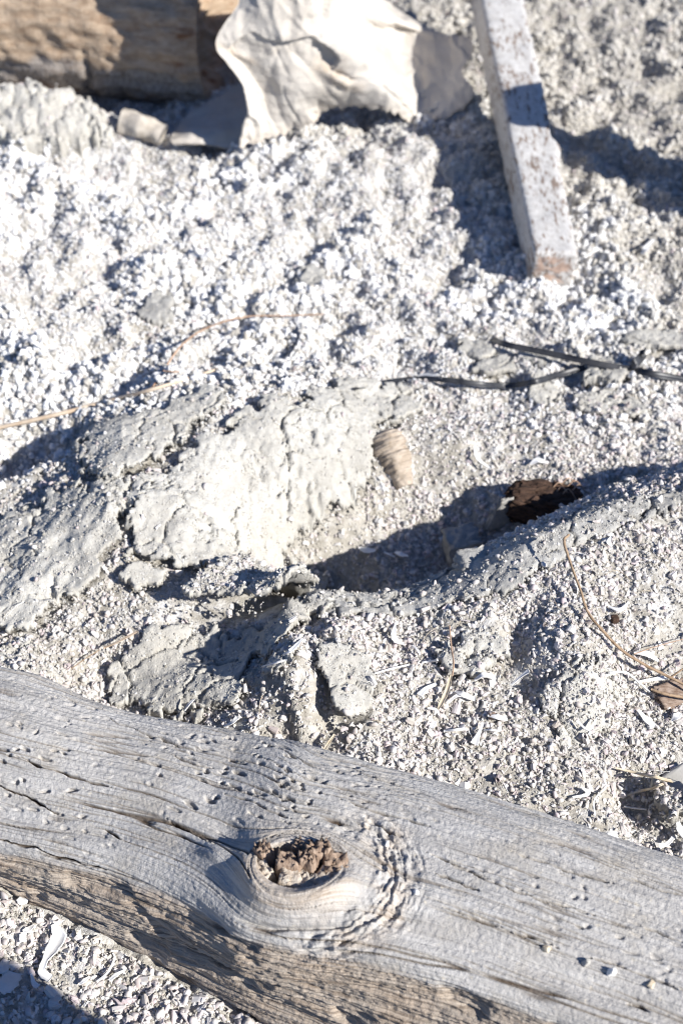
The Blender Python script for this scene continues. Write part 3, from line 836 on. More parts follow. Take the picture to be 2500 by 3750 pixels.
def chunk(name, c, size, rot, mat, seed=0, amp=0.18, taper=0.0, jag=0.0, n=7, parent=None, label=None, cat=None, group=None, freq=2.2, bev=0.25):
    """An irregular lump: a subdivided box rounded, displaced and turned."""
    lin = np.linspace(-1, 1, n)
    faces = []; vid = {}; V = []

    def vi(p):
        k = tuple(np.round(p, 4))
        if k not in vid: vid[k] = len(V); V.append(p)
        return vid[k]
    for axis in range(3):
        for sgn in (-1, 1):
            for i in range(n - 1):
                for j in range(n - 1):
                    quad = []
                    for (a_, b_) in ((i, j), (i + 1, j), (i + 1, j + 1), (i, j + 1)):
                        p = [0, 0, 0]; p[axis] = sgn; p[(axis + 1) % 3] = lin[a_]; p[(axis + 2) % 3] = lin[b_]
                        quad.append(vi(p))
                    faces.append(tuple(quad if sgn > 0 else quad[::-1]))
    V = np.array(V, float)
    r = np.linalg.norm(V, axis=1)[:, None]
    V = V * (1 - bev) + bev * V / r * 1.25
    nz = np.stack([fbm(V[:, 1] * freq + 7 * k + seed, V[:, 2] * freq + V[:, 0] * freq * 0.8 - seed, 3, seed + k) for k in range(3)], -1)
    V = V + amp * nz
    V[:, :2] *= (1 - taper * (V[:, 2:3] + 1) / 2)
    if jag:
        V[:, 2] += jag * np.clip(V[:, 2], 0, 1) * fbm(V[:, 0] * 3.1 + seed, V[:, 1] * 3.1, 2, seed + 9)
    V = V * (np.array(size) / 2)
    from mathutils import Euler
    Rm = np.array(Euler(rot).to_matrix())
    V = V @ Rm.T
    o = mesh_obj(name, V, faces, [M[mat]], parent)
    o.location = tuple(c)
    return tag(o, label, cat, group)


# ------------------------------------------------------------------ front driftwood log
knot_px = (1090, 3225)
ck = sw(G(knot_px[0], knot_px[1], 0.125))
ctrl = []
for i in range(NS):
    # profile control points (w, z) from the hidden back contact over the top to the front contact
    c_, s_, b_, z1, z2 = wc[i], wsd[i], wb[i], zs[i], zb[i]
    W_ = s_ - b_
    ctrl.append([(b_ + 0.030, -0.05), (b_ + 0.002, 0.0), (b_ - 0.012, 0.045), (b_, z2), (b_ + 0.22 * W_, max(z1, z2) + 0.016), (b_ + 0.50 * W_, max(z1, z2) + 0.018), (b_ + 0.80 * W_, z1 + 0.012),
                 (s_, z1), (s_ + 0.014, z1 * 0.74), (s_ * 0.42 + c_ * 0.58 + 0.004, z1 * 0.40), (c_, 0.0), (c_ - 0.03, -0.05)])
ctrl = np.array(ctrl)
tpar = np.linspace(0, ctrl.shape[1] - 1, NT)
ii_ = np.clip(np.floor(tpar).astype(int), 0, ctrl.shape[1] - 2); ff_ = (tpar - ii_)[None, :, None]
Cp = np.concatenate([2 * ctrl[:, :1] - ctrl[:, 1:2], ctrl, 2 * ctrl[:, -1:] - ctrl[:, -2:-1]], 1)
p0, p1, p2, p3 = Cp[:, ii_], Cp[:, ii_ + 1], Cp[:, ii_ + 2], Cp[:, ii_ + 3]
prof = 0.5 * (2 * p1 + (p2 - p0) * ff_ + (2 * p0 - 5 * p1 + 4 * p2 - p3) * ff_ ** 2 + (3 * p1 - p0 - 3 * p2 + p3) * ff_ ** 3)
Wg, Zg = prof[..., 0], prof[..., 1]
# resample evenly by arc length
for i in range(NS):
    dl = np.concatenate([[0], np.cumsum(np.hypot(np.diff(Wg[i]), np.diff(Zg[i])))])
    wz = np.where(Zg[i] > 0.0, 1.0, 0.25) * np.where((np.arange(NT) < NT * 0.25) & (Zg[i] < 0.07), 0.3, 1.0)
    cw_ = np.concatenate([[0], np.cumsum(np.diff(dl) * 0.5 * (wz[1:] + wz[:-1]))])
    e_ = np.interp(np.linspace(0, cw_[-1], NT), cw_, dl)
    Wg[i], Zg[i] = np.interp(e_, dl, Wg[i]), np.interp(e_, dl, Zg[i])
Sg = np.repeat(ss[:, None], NT, 1)
arc = np.concatenate([np.zeros((NS, 1)), np.cumsum(np.hypot(np.diff(Wg, axis=1), np.diff(Zg, axis=1)), axis=1)], 1)
shoulder_arc = np.array([np.interp(1.0, [0, 1], [0, arc[i, int(np.argmin(np.hypot(Wg[i] - wsd[i], Zg[i] - zs[i])))]]) for i in range(NS)])
Tg = arc - smooth1(shoulder_arc, 31)[:, None]                     # 0 at the shoulder, + down the front
frontm = sst(-0.004, 0.022, Tg)
# knot centre in surface coordinates
kd = (Sg - ck[0]) ** 2 + (Wg - ck[1]) ** 2 + (0.3 * (Zg - 0.13)) ** 2
ki, kj = np.unravel_index(np.argmin(kd), kd.shape)
ks, kt = Sg[ki, kj], Tg[ki, kj]
U = Sg - ks; Vv = (Tg - kt) * 1.2
rr = np.hypot(U, Vv) + 1e-6
R0 = 0.038
psi = Vv * (1 - np.clip(R0 ** 2 / rr ** 2, 0, 1))
pot = U * (1 + np.clip(R0 ** 2 / rr ** 2, 0, 1))
ins = sst(R0 * 1.15, R0 * 0.85, rr)
ang = np.arctan2(Vv, U)
psi = psi * (1 - ins) + ins * (rr * 0.9)
pot = pot * (1 - ins) + ins * ang * 0.05
rq = np.hypot(U - 0.006, Vv * 1.05)
swirl = np.exp(-((rq - 0.078 - 0.010 * pn(ang * 2.0, ang * 0 + 3, 347)) / 0.020) ** 2) * sst(0.05, 0.55, np.cos(ang))       # rough ringed wood right of the knot
psi = psi + 0.0022 * fbm(Sg * 7, Tg * 14, 3, 301)
D = np.zeros_like(Sg)
D += 0.004 * fbm(Sg * 4, Tg * 7, 2, 302)
D += 0.0013 * fbm(pot * 5, psi * 48, 3, 303)
D += 0.0005 * fbm(pot * 9, psi * 190, 3, 304)
D += 0.00045 * fbm(Sg * 260, Tg * 300, 2, 305) + 0.0005 * pn(pot * 12, psi * 420, 306)
# long drying cracks along the grain
n_ = pn(pot * 2.2, psi * 66, 311) + 0.10 * pn(pot * 26, psi * 120, 312)
msk = sst(-0.05, 0.22, pn(pot * 4.5, psi * 26, 313))
crk = sst(0.070, 0.0, np.abs(n_)) * msk
n2_ = pn(pot * 4.5, psi * 125, 315)
crk2 = sst(0.12, 0.0, np.abs(n2_)) * sst(-0.02, 0.25, pn(pot * 8, psi * 45, 316))
crk = np.clip(crk * (1 - ins), 0, 1); crk2 = np.clip(crk2 * (1 - ins), 0, 1)
D -= 0.0050 * crk + 0.0022 * crk2
# long open splits traced on the upper side
LV0 = np.concatenate([Sg[..., None] * AX + Wg[..., None] * NW, Zg[..., None]], -1)


def surf_st(px, py):
    d = ray(px, py); d = d / np.linalg.norm(d)
    sub = LV0[::3, ::3].reshape(-1, 3); rel = sub - np.array([0, 0, CAM_H]); t = rel @ d
    dist = np.linalg.norm(rel - t[:, None] * d, axis=1)
    c = np.where(dist < 0.004)[0]
    if len(c) == 0: c = np.array([np.argmin(dist)])
    k = c[np.argmin(t[c])]
    return float(Sg[::3, ::3].ravel()[k]), float(Tg[::3, ::3].ravel()[k])


SPLITS = [[(1560, 3105), (1648, 3146), (1800, 3215), (1951, 3274), (2190, 3345)], [(1593, 3178), (1690, 3220), (1768, 3258)], [(2300, 3205), (2366, 3226), (2520, 3270)],
          [(1250, 2915), (1441, 2975), (1593, 3019)], [(2350, 3375), (2398, 3393), (2500, 3433)], [(1617, 3314), (1740, 3355), (1864, 3401), (2031, 3457)], [(2286, 3644), (2366, 3680)],
          [(2150, 3489), (2310, 3537), (2520, 3622)], [(-40, 2862), (88, 2915), (199, 2971)], [(622, 2752), (709, 2788), (797, 2804)], [(598, 2987), (685, 3027), (781, 3090)],
          [(-40, 3065), (135, 3122), (303, 3178), (406, 3212)], [(964, 2724), (1060, 2760), (1172, 2804)], [(367, 3027), (446, 3063)], [(1290, 2800), (1420, 2850), (1600, 2915)],
          [(1330, 2990), (1480, 3050)], [(1900, 3120), (2080, 3180), (2250, 3225)], [(380, 2620), (560, 2690), (700, 2730)], [(60, 2760), (260, 2830), (420, 2880)], [(820, 2900), (960, 2960), (1060, 2990)]]
spl = np.zeros_like(Sg)
for k_, sp_ in enumerate(SPLITS):
    q_ = [surf_st(*p) for p in sp_]
    d_, _, t_ = polydist(Sg, Tg + 0.0016 * fbm(Sg * 45, Sg * 0 + k_, 3, 360 + k_), q_)
    wd_ = (0.0003 + 0.0007 * np.clip(0.5 + pn(Sg * 60, Sg * 0 + 3.3 * k_, 380), 0, 1)) * np.clip(4 * t_ * (1 - t_) * 1.6, 0.25, 1)
    spl = np.maximum(spl, sst(wd_ * 1.7, wd_ * 0.5, d_))
D -= 0.0075 * spl
# pecked pits with small raised lips
wx = pot / 0.017 + 0.5 * pn(pot * 60, psi * 60, 320); wy = psi / 0.0085 + 0.4 * pn(pot * 60, psi * 60, 321)
f1, i1 = worley(wx, wy, 322)
dens_m = sst(-0.5, 0.3, fbm(Sg * 7, Tg * 9, 2, 323))
def lz(px, py, rs, rw):
    c = sw(G(px, py, 0.13)); return np.exp(-(((Sg - c[0]) / rs) ** 2 + ((Wg - c[1]) / rw) ** 2))
dens_m = dens_m * np.clip(1.3 * lz(1000, 2880, 0.10, 0.055) + 0.9 * lz(250, 2800, 0.12, 0.05) + 0.5 * lz(2150, 3400, 0.10, 0.06) + 0.35 * lz(300, 2600, 0.10, 0.03), 0, 1)
pit = sst(0.30, 0.16, f1) * (i1 > 0.55) * dens_m * (1 - frontm)
lip = sst(0.62, 0.34, f1) * sst(0.24, 0.40, f1) * (i1 > 0.52) * dens_m
D += 0.0002 * lip - 0.0050 * pit
f1, i1 = worley(pot / 0.008, psi / 0.005, 326)
D += 0.0005 * np.sqrt(np.clip(1 - (f1 / 0.6) ** 2, 0, 1)) * (i1 > 0.9)
# eroded, ribbed front face
fr = frontm * sst(0.20, 0.05, Tg)
D += fr * (0.0030 * fbm(pot * 6, psi * 26, 3, 330) + 0.0018 * fbm(pot * 18, psi * 95, 3, 333) + 0.0008 * fbm(Sg * 130, Tg * 130, 2, 334) - 0.002)
D += fr * (0.0016 * pn(pot * 4, psi * 260, 331) + 0.0010 * pn(pot * 5, psi * 520, 332))
hol = sst(0.2, 0.55, fbm(pot * 11, psi * 17, 3, 335)); D -= fr * 0.0055 * hol
# knot: raised collar, hollow heart, dip behind it, ringed wood to its right
ell = np.hypot(U / 1.15, Vv) / 0.82
col_w = 0.5 + 0.5 * sst(-1.0, 1.0, np.sin(ang) * 1.0 + 0.4 * np.cos(ang))
D += 0.020 * np.exp(-((ell - 0.047) / 0.015) ** 2) * (0.05 + 0.85 * sst(-0.35, 0.8, np.sin(ang))) + 0.010 * np.exp(-(ell / 0.07) ** 2)
D -= 0.024 * sst(0.030, 0.025, np.hypot(U / 1.2, Vv * 1.1))
D -= 0.010 * np.exp(-(((U + 0.070) / 0.026) ** 2 + ((Vv + 0.008) / 0.016) ** 2))
D += 0.008 * np.exp(-(((U + 0.072) / 0.018) ** 2 + ((Vv - 0.022) / 0.012) ** 2))
ringn = np.hypot(U - 0.01, Vv)
rdg = 1 - 2 * np.abs(fbm(ang * 1.6 + 0.8 * fbm(U * 25, Vv * 25, 2, 342), ringn * 130, 3, 340))
D += swirl * (0.0028 * rdg * sst(-0.5, 0.2, fbm(U * 30, Vv * 30, 2, 346)) + 0.0026 * fbm(ang * 5, ringn * 150, 3, 341, 0.6) + 0.0018 * fbm(U * 90, Vv * 90, 3, 348) - 0.003)
D += 0.008 * np.exp(-(((U - 0.07) / 0.05) ** 2 + ((Vv - 0.02) / 0.035) ** 2))
split = np.exp(-((Vv - 0.062 + 0.25 * np.clip(U, 0, 1)) / 0.0018) ** 2) * sst(-0.045, -0.02, U) * sst(0.075, 0.05, U)
D -= 0.006 * split
# groove along the front of the shoulder, right of the knot
D -= 0.006 * np.exp(-((Tg + 0.030) / 0.010) ** 2) * sst(0.02, 0.12, U)
# broken slab at the back left
slabm = sst(-0.27, -0.31, Sg) * sst(-0.12, -0.15, Tg)
D += 0.004 * slabm
dW = np.gradient(Wg, axis=1); dZ = np.gradient(Zg, axis=1); ln = np.hypot(dW, dZ) + 1e-9
Wn, Zn = -dZ / ln, dW / ln
# normals point outwards: up on the top side
Wo, Zo = -dZ / ln * 1.0, dW / ln
Wg2 = Wg + Wo * D; Zg2 = Zg + Zo * D
XY = Sg[..., None] * AX + Wg2[..., None] * NW
LV = np.concatenate([XY, Zg2[..., None]], -1)
knotm = np.clip(np.exp(-(np.clip(ell - 0.050, 0, 1) / 0.012) ** 2) * (0.35 + 0.65 * sst(-0.2, 0.7, np.sin(ang))) + 0.8 * swirl * sst(-0.4, 0.3, fbm(U * 40, Vv * 40, 3, 345)) + 0.35 * ins, 0, 1)
drift = empty('driftwood_log', (0, 0.74, 0))
tag(drift, 'large grey driftwood log with a broken branch stub across the foreground', 'log')
body = mesh_obj('trunk', LV.reshape(-1, 3) - np.array([0, 0.74, 0]), grid_faces(NS, NT), [M['drift']], drift,
                attrs={'fs': pot, 'fp': psi, 'front': np.clip(frontm + 0.0, 0, 1), 'knot': knotm, 'crack': np.clip(0.9 * crk + 0.6 * crk2 + 0.3 * pit + 0.95 * spl, 0, 1)})
KC = LV[ki, kj]


def log_hit(px, py):
    d = ray(px, py); d = d / np.linalg.norm(d)
    o = np.array([0, 0, CAM_H])
    sub = LV[::2, ::2].reshape(-1, 3)
    rel = sub - o; t = rel @ d
    dist = np.linalg.norm(rel - t[:, None] * d, axis=1)
    cand = np.where(dist < 0.0035)[0]
    if len(cand) == 0: cand = np.array([np.argmin(dist)])
    k = cand[np.argmin(t[cand])]
    return sub[k]


# broken heart of the branch stub: separate splinters standing in the hollow
SPL = [  # du along the log, dv towards the viewer, size, height centre, material, turn
    ((0.000, 0.017), (0.026, 0.018, 0.034), 0.004, 'pale_core', 0.12),
    ((0.019, 0.017), (0.019, 0.018, 0.032), 0.004, 'pale_core', -0.2),
    ((0.034, 0.008), (0.020, 0.024, 0.038), 0.004, 'pale_core', -0.3),
    ((-0.008, 0.004), (0.024, 0.014, 0.046), 0.005, 'core_wood', 0.2),
    ((0.004, -0.003), (0.013, 0.012, 0.052), 0.006, 'core_wood', 0.5),
    ((0.014, 0.001), (0.012, 0.013, 0.048), 0.006, 'core_wood', -0.2),
    ((0.018, -0.019), (0.022, 0.014, 0.050), 0.005, 'core_wood', 0.7),
    ((0.034, -0.012), (0.022, 0.020, 0.042), 0.004, 'core_wood', 0.4),
    ((-0.002, -0.020), (0.022, 0.012, 0.038), 0.002, 'core_wood', 0.1),
    ((-0.036, -0.002), (0.014, 0.014, 0.040), 0.004, 'core_wood', -0.5),
    ((-0.030, 0.014), (0.020, 0.012, 0.032), 0.002, 'pale_core', -0.6),
]
stub = empty('branch_stub', (0, 0, 0)); stub.parent = drift
for k, ((du, dv), sz, zc, mt, rz) in enumerate(SPL):
    xy = KC[:2] + 0.84 * du * AX + 0.82 * dv * NW; sz = (sz[0] * 1.0, sz[1] * 1.0, sz[2] * 0.95); zc = zc + 0.004
    o = chunk('splinter', (xy[0], xy[1] - 0.74, KC[2] + zc), sz, (0.12 * math.sin(k * 2.1), 0.12 * math.cos(k * 1.7), -TH + rz), mt, seed=400 + k, amp=0.10, taper=0.10, jag=0.28, n=9, parent=stub, freq=2.2, bev=0.12)

# exclude the log from the raster of places where gravel may lie
sG = GX * AX[0] + GY * AX[1]; wG = GX * NW[0] + GY * NW[1]
UNDER = (wG > np.interp(sG, ss, wb) - 0.006) & (wG < np.interp(sG, ss, wc) + 0.002) & (sG > S0) & (sG < S1)

# ------------------------------------------------------------------ rear log
rl_y, rl_z, rl_r = 2.425, 0.130, 0.150
nx_, na = 200, 150
xa = np.linspace(-1.5, -0.215, nx_)
aa = np.linspace(0, 2 * np.pi, na, endpoint=False)
XX, AA = np.meshgrid(xa, aa, indexing='ij')
rad = rl_r * (1 + 0.03 * sst(-0.245, -0.215, XX) * -1.5 + 0.05 * fbm(XX * 3, np.cos(AA) * 1.2 + 4, 2, 501)) + 0.006 * fbm(XX * 7, AA * 3.0, 3, 502) + 0.004 * fbm(XX * 26, AA * 9, 3, 503)
lowm = sst(0.10, -0.55, np.sin(AA))
f1, i1 = worley(XX / 0.03, AA / 0.16, 505)
rad += 0.008 * lowm * np.sqrt(np.clip(1 - (f1 / 0.8) ** 2, 0, 1)) * i1
crk_ = np.exp(-((XX + 0.42 + 0.02 * fbm(AA * 3, AA * 0 + 1, 2, 506)) / 0.004) ** 2) * lowm
rad -= 0.016 * crk_
ph_ = math.radians(11)
le_ = XX + 0.215                                     # distance from the end, along the log
RLV = np.stack([-0.215 + le_ * math.cos(ph_) + rad * np.cos(AA) * math.sin(ph_), rl_y - le_ * math.sin(ph_) + rad * np.cos(AA) * math.cos(ph_), rl_z + rad * np.sin(AA)], -1)
rear = empty('weathered_log', (-0.7, rl_y, 0))
tag(rear, 'thick tan and grey weathered log at the top left, its end shaded by the cloth', 'log')
off = np.array([-0.7, rl_y, 0])
mesh_obj('trunk', RLV.reshape(-1, 3) - off, grid_faces(nx_, na, True), [M['rearlog']], rear, attrs={'low': lowm})
# hollowed end face with its own rim
nr = 16
EV = []
for i in range(nr):
    f = i / (nr - 1)
    rk = 1 - f
    ring = RLV[-1].copy()
    c0 = RLV[-1].mean(0)
    p = c0 + (ring - c0) * rk
    p[:, 0] += -0.045 * sst(0.06, 0.35, f) * (1 + 0.3 * fbm(p[:, 1] * 30, p[:, 2] * 30, 3, 510)) + 0.003 * fbm(p[:, 1] * 60, p[:, 2] * 60, 2, 511) * (f > 0.02)
    EV.append(p)
mesh_obj('end_face', np.array(EV).reshape(-1, 3) - off, grid_faces(nr, na, True), [M['rearlog']], rear, attrs={'low': np.full(nr * na, 0.2)})

# ------------------------------------------------------------------ cloth
def spline_sheet(rows, nu, nv):
    A = np.array(rows, float)                        # R x C x 3 (world)
    B1 = np.stack([catmull(A[:, j], nu) for j in range(A.shape[1])], 1)
    return np.stack([catmull(B1[i], nv) for i in range(nu)], 0)


CL = [
    [(905, -420, 2.16), (985, -430, 2.14), (1080, -430, 2.13), (1160, -420, 2.14), (1230, -330, 2.22), (1290, -220, 2.36), (1350, -110, 2.50), (1390, -60, 2.60)],  # row above the view, added so that the cloth shades the log end
    [(895, -160, 2.16), (985, -160, 2.145), (1085, -160, 2.14), (1185, -160, 2.15), (1265, -130, 2.23), (1325, -80, 2.38), (1370, -20, 2.52), (1400, -10, 2.60)],
    [(872, 15, 2.155), (950, 25, 2.135), (1060, 30, 2.135), (1180, 25, 2.15), (1290, 25, 2.22), (1400, 65, 2.42), (1510, 95, 2.48), (1590, 120, 2.49)],
    [(792, 150, 2.135), (900, 150, 2.135), (1020, 150, 2.130), (1150, 130, 2.14), (1300, 88, 2.20), (1420, 120, 2.45), (1590, 140, 2.45), (1718, 140, 2.41)],
    [(830, 235, 2.13), (915, 245, 2.142), (1030, 245, 2.135), (1165, 245, 2.145), (1375, 190, 2.185), (1468, 250, 2.37), (1600, 230, 2.38), (1722, 200, 2.37)],
    [(893, 330, 2.125), (955, 335, 2.148), (1050, 330, 2.140), (1185, 330, 2.150), (1420, 295, 2.175), (1515, 350, 2.305), (1625, 320, 2.335), (1690, 265, 2.345)],
    [(908, 430, 2.12), (975, 420, 2.150), (1080, 395, 2.150), (1190, 365, 2.165), (1425, 355, 2.180), (1520, 405, 2.270), (1640, 370, 2.295), (1735, 335, 2.305)],
    [(880, 545, 2.115), (1000, 502, 2.152), (1150, 452, 2.168), (1195, 398, 2.195), (1410, 402, 2.190), (1500, 440, 2.25), (1600, 440, 2.255), (1690, 405, 2.275)],
]
CW = [[atY(*p) for p in r] for r in CL]
SH = spline_sheet(CW, 170, 200)
uu, vv = np.meshgrid(np.linspace(0, 1, 170), np.linspace(0, 1, 200), indexing='ij')
nrm = np.cross(np.gradient(SH, axis=0), np.gradient(SH, axis=1)); nrm /= np.linalg.norm(nrm, axis=2)[..., None]
nrm *= np.sign(nrm[..., 2:3] + 1e-9)
wr = 0.0050 * fbm(SH[..., 0] * 9, SH[..., 2] * 9 + SH[..., 1] * 5, 3, 601, 0.55) + 0.0012 * fbm(SH[..., 0] * 60, SH[..., 2] * 60, 3, 602)
ridg = 1 - np.abs(fbm(SH[..., 0] * 13 + 0.3, SH[..., 1] * 9 + SH[..., 2] * 7, 2, 603)); rid2 = 1 - np.abs(fbm((SH[..., 0] + 0.5 * SH[..., 2]) * 16 + 2.0, SH[..., 2] * 7 + SH[..., 1] * 5, 2, 606)); wr += 0.0030 * (np.clip(ridg - 0.70, 0, 1) / 0.30) ** 1.5 + 0.0020 * (np.clip(rid2 - 0.72, 0, 1) / 0.28) ** 1.5
# two sharp creases
def crease(ax_, ay_, bx_, by_, depth, wid):
    a_ = atY(ax_, ay_, 2.14); b_ = atY(bx_, by_, 2.15)
    d, s, t = polydist(SH[..., 0], SH[..., 2] + SH[..., 1] * 0.0, [(a_[0], a_[2]), (b_[0], b_[2])])
    return -depth * np.exp(-(d / wid) ** 2) * np.sin(np.pi * np.clip(t * 0.9 + 0.05, 0, 1)), d
c1_, dd1 = crease(1165, 250, 1300, 325, 0.012, 0.010)
c2_, dd2 = crease(800, 158, 940, 225, 0.005, 0.007)
wr += c1_ + c2_
bump_ = atY(1235, 190, 2.15)
wr += 0.010 * np.exp(-(((SH[..., 0] - bump_[0]) / 0.035) ** 2 + ((SH[..., 2] - bump_[2]) / 0.030) ** 2)) * (SH[..., 1] < 2.35)
hem = sst(0.93, 1.0, uu)
SH = SH + nrm * wr[..., None]
SH[..., 2] += 0.006 * hem * fbm(SH[..., 0] * 70, SH[..., 0] * 0 + 3, 4, 605, 0.7)
stain = 0.5 * np.exp(-(dd1 / 0.014) ** 2) + 0.45 * np.exp(-(dd2 / 0.006) ** 2)
stain += 0.16 * np.exp(-(((SH[..., 0] - bump_[0] - 0.008) / 0.02) ** 2 + ((SH[..., 2] - bump_[2] + 0.008) / 0.03) ** 2)) * (SH[..., 1] < 2.35)
stain += 0.25 * hem
cloth = empty('canvas_cloth', (0.0, 2.3, 0))
tag(cloth, 'crumpled off-white canvas cloth draped over the end of the rear log', 'cloth')
oc = np.array([0, 2.3, 0])


def thick_sheet(name, S, mat, parent, org, th=0.0022, attrs=None):
    nu, nv = S.shape[:2]
    n = np.cross(np.gradient(S, axis=0), np.gradient(S, axis=1)); n /= np.linalg.norm(n, axis=2)[..., None] + 1e-9
    S2 = S - n * th
    V = np.concatenate([S.reshape(-1, 3), S2.reshape(-1, 3)]) - org
    f = grid_faces(nu, nv); N = nu * nv
    idx = np.arange(N).reshape(nu, nv)
    loop = np.concatenate([idx[:, 0], idx[-1, 1:], idx[::-1, -1][1:], idx[0, ::-1][1:]])
    a_, b_ = loop[:-1], loop[1:]
    wall = np.stack([a_, b_, b_ + N, a_ + N], -1)
    at = {k: np.concatenate([v.ravel(), v.ravel()]) for k, v in (attrs or {}).items()}
    return mesh_obj(name, V, np.concatenate([f, f[:, ::-1] + N, wall]), [M[mat]], parent, attrs=at)


thick_sheet('main_sheet', SH, 'canvas', cloth, oc, attrs={'stain': np.clip(stain, 0, 1)})
FL = [
    [(690, 425, 2.27), (760, 380, 2.29), (850, 325, 2.32), (930, 280, 2.34)],
    [(650, 470, 2.235), (740, 430, 2.255), (840, 395, 2.265), (930, 360, 2.28)],
    [(625, 505, 2.18), (720, 485, 2.19), (840, 460, 2.205), (930, 430, 2.22)],
    [(635, 528, 2.165), (740, 535, 2.165), (850, 540, 2.17), (930, 525, 2.18)],
]
FS = spline_sheet([[atY(*p) for p in r] for r in FL], 60, 80)
FS[..., 2] += 0.006 * fbm(FS[..., 0] * 14, FS[..., 1] * 14, 3, 611)
thick_sheet('folded_flap', FS, 'canvas', cloth, oc, attrs={'stain': np.full(FS.shape[:2], 0.12)})

# ------------------------------------------------------------------ leaning timber
def beam_mesh():
    W2, T2, Lb = 0.0330, 0.0330, 0.86
    nl = 170
    prof_ = []
    k = 10
    for (ax_, az_), (bx_, bz_) in (((-1, 1), (1, 1)), ((1, 1), (1, -1)), ((1, -1), (-1, -1)), ((-1, -1), (-1, 1))):
        for i in range(k):
            f = i / k
            x_, z_ = ax_ + (bx_ - ax_) * f, az_ + (bz_ - az_) * f
            r_ = max(abs(x_), abs(z_)); l_ = math.hypot(x_, z_)
            kk = min(1.0, 1.34 / l_)
            prof_.append((x_ * kk, z_ * kk))
    prof_ = np.array(prof_)
    lin = np.linspace(0, Lb, nl)
    A = np.arange(4 * k) / (4 * k) * 2 * np.pi
    nzv = fbm(lin[:, None] * 22 + 0 * A[None], np.cos(A)[None] * 1.6 + 7 + 0 * lin[:, None], 3, 701)
    V = np.zeros((nl, 4 * k, 3))
    sc = (1 + 0.045 * nzv + 0.02 * fbm(lin[:, None] * 70 + 0 * A[None], np.cos(A)[None] * 3 + 2 + 0 * lin[:, None], 2, 702)) * (1 + 0.22 * lin[:, None])
    V[..., 0] = prof_[None, :, 0] * W2 * sc
    V[..., 1] = lin[:, None]
    V[..., 2] = prof_[None, :, 1] * T2 * sc - T2
    # a chipped knotty bulge on the right edge
    b_ = np.exp(-((lin[:, None] - 0.245) / 0.022) ** 2) * np.clip(prof_[None, :, 0] - 0.6, 0, 1)
    V[..., 0] += 0.022 * b_
    b2 = np.exp(-((lin[:, None] - 0.275) / 0.018) ** 2) * np.clip(prof_[None, :, 0] - 0.6, 0, 1)
    V[..., 0] -= 0.010 * b2
    raw = np.zeros((nl, 4 * k))
    cap = []
    for i in range(1, 8):
        f = 1 - i / 7.0
        c_ = V[0].mean(0)
        p = c_ + (V[0] - c_) * f
        p[:, 1] += -0.0025 * (i > 0) + 0.002 * fbm(p[:, 0] * 120, p[:, 2] * 120, 2, 705)
        cap.append(p)
    cap = np.array(cap[::-1])
    full = np.concatenate([cap, V]); rawf = np.concatenate([np.zeros((7, 4 * k)), raw])
    for i in range(6):
        rr_ = np.linspace(0, 1, 8)[i]
        rawf[i] = sst(-0.1, 0.3, fbm(cap[i][:, 0] * 60, cap[i][:, 2] * 60, 3, 707) + 0.12) * sst(0.9, 0.6, rr_)
    F = [tuple(f) for f in grid_faces(7 + nl, 4 * k, True)]
    n0 = (7 + nl - 1) * 4 * k
    F.append(tuple(range(n0, n0 + 4 * k)))
    return full.reshape(-1, 3), F, rawf


bv_, bf_, braw = beam_mesh()
e1 = G(1960, 938, 0.062); e2 = G(2112, 908, 0.062)
bm_c = 0.5 * (e1 + e2)
beam = mesh_obj('timber_beam', bv_, bf_, [M['beam']], attrs={'raw': braw})
beam.location = tuple(bm_c)
far_pt = atY(1838, 0, 2.42)
dirv = Vector(tuple(far_pt - bm_c)).normalized()
yv = dirv
xv = Vector(tuple((e2 - e1))).normalized(); xv = (xv - yv * xv.dot(yv)).normalized()
zv = xv.cross(yv)
from mathutils import Matrix
beam.matrix_world = Matrix(((xv.x, yv.x, zv.x, bm_c[0]), (xv.y, yv.y, zv.y, bm_c[1]), (xv.z, yv.z, zv.z, bm_c[2]), (0, 0, 0, 1)))
tag(beam, 'square timber beam with worn white paint leaning at the top right', 'beam')

# ------------------------------------------------------------------ things added outside the frame so that their shade falls into it
SHD = [((2560, 800), 0.03), ((2500, 745), 0.09), ((2370, 655), 0.17), ((2200, 585), 0.25), ((2030, 525), 0.33), ((1850, 490), 0.40), ((1660, 515), 0.47), ((1560, 535), 0.51), ((1480, 545), 0.535)]
pp_ = []
for (p, h_) in SHD:
    g_ = G(*p); k_ = h_ / math.tan(SUN_EL)
    pp_.append((g_[0] + SUN_H.x * k_, g_[1] + SUN_H.y * k_, h_))
pp_ = [(pp_[0][0] - 0.03, pp_[0][1] + 0.05, -0.05)] + pp_
tube('shade_branch', pp_, [0.055, 0.056, 0.054, 0.052, 0.050, 0.048, 0.046, 0.044, 0.042, 0.03], 'stick', 'unseen crooked branch right of the beam, added and bent to cast the shadow band', 'branch', n=20, seg=60, noise=0.25, seed=3)  # added caster, its curve worked back from the shadow band

tube('unseen_shade_caster', [(0.44, 0.11, -0.06), (0.445, 0.108, 0.15), (0.438, 0.112, 0.36), (0.415, 0.118, 0.60)], [0.115, 0.106, 0.100, 0.085], 'stick', 'unseen upright stump shape added to shade the bottom left corner', 'stump', n=24, seg=40, noise=0.14, seed=5)  # added caster for the corner shade, the stump form is invented

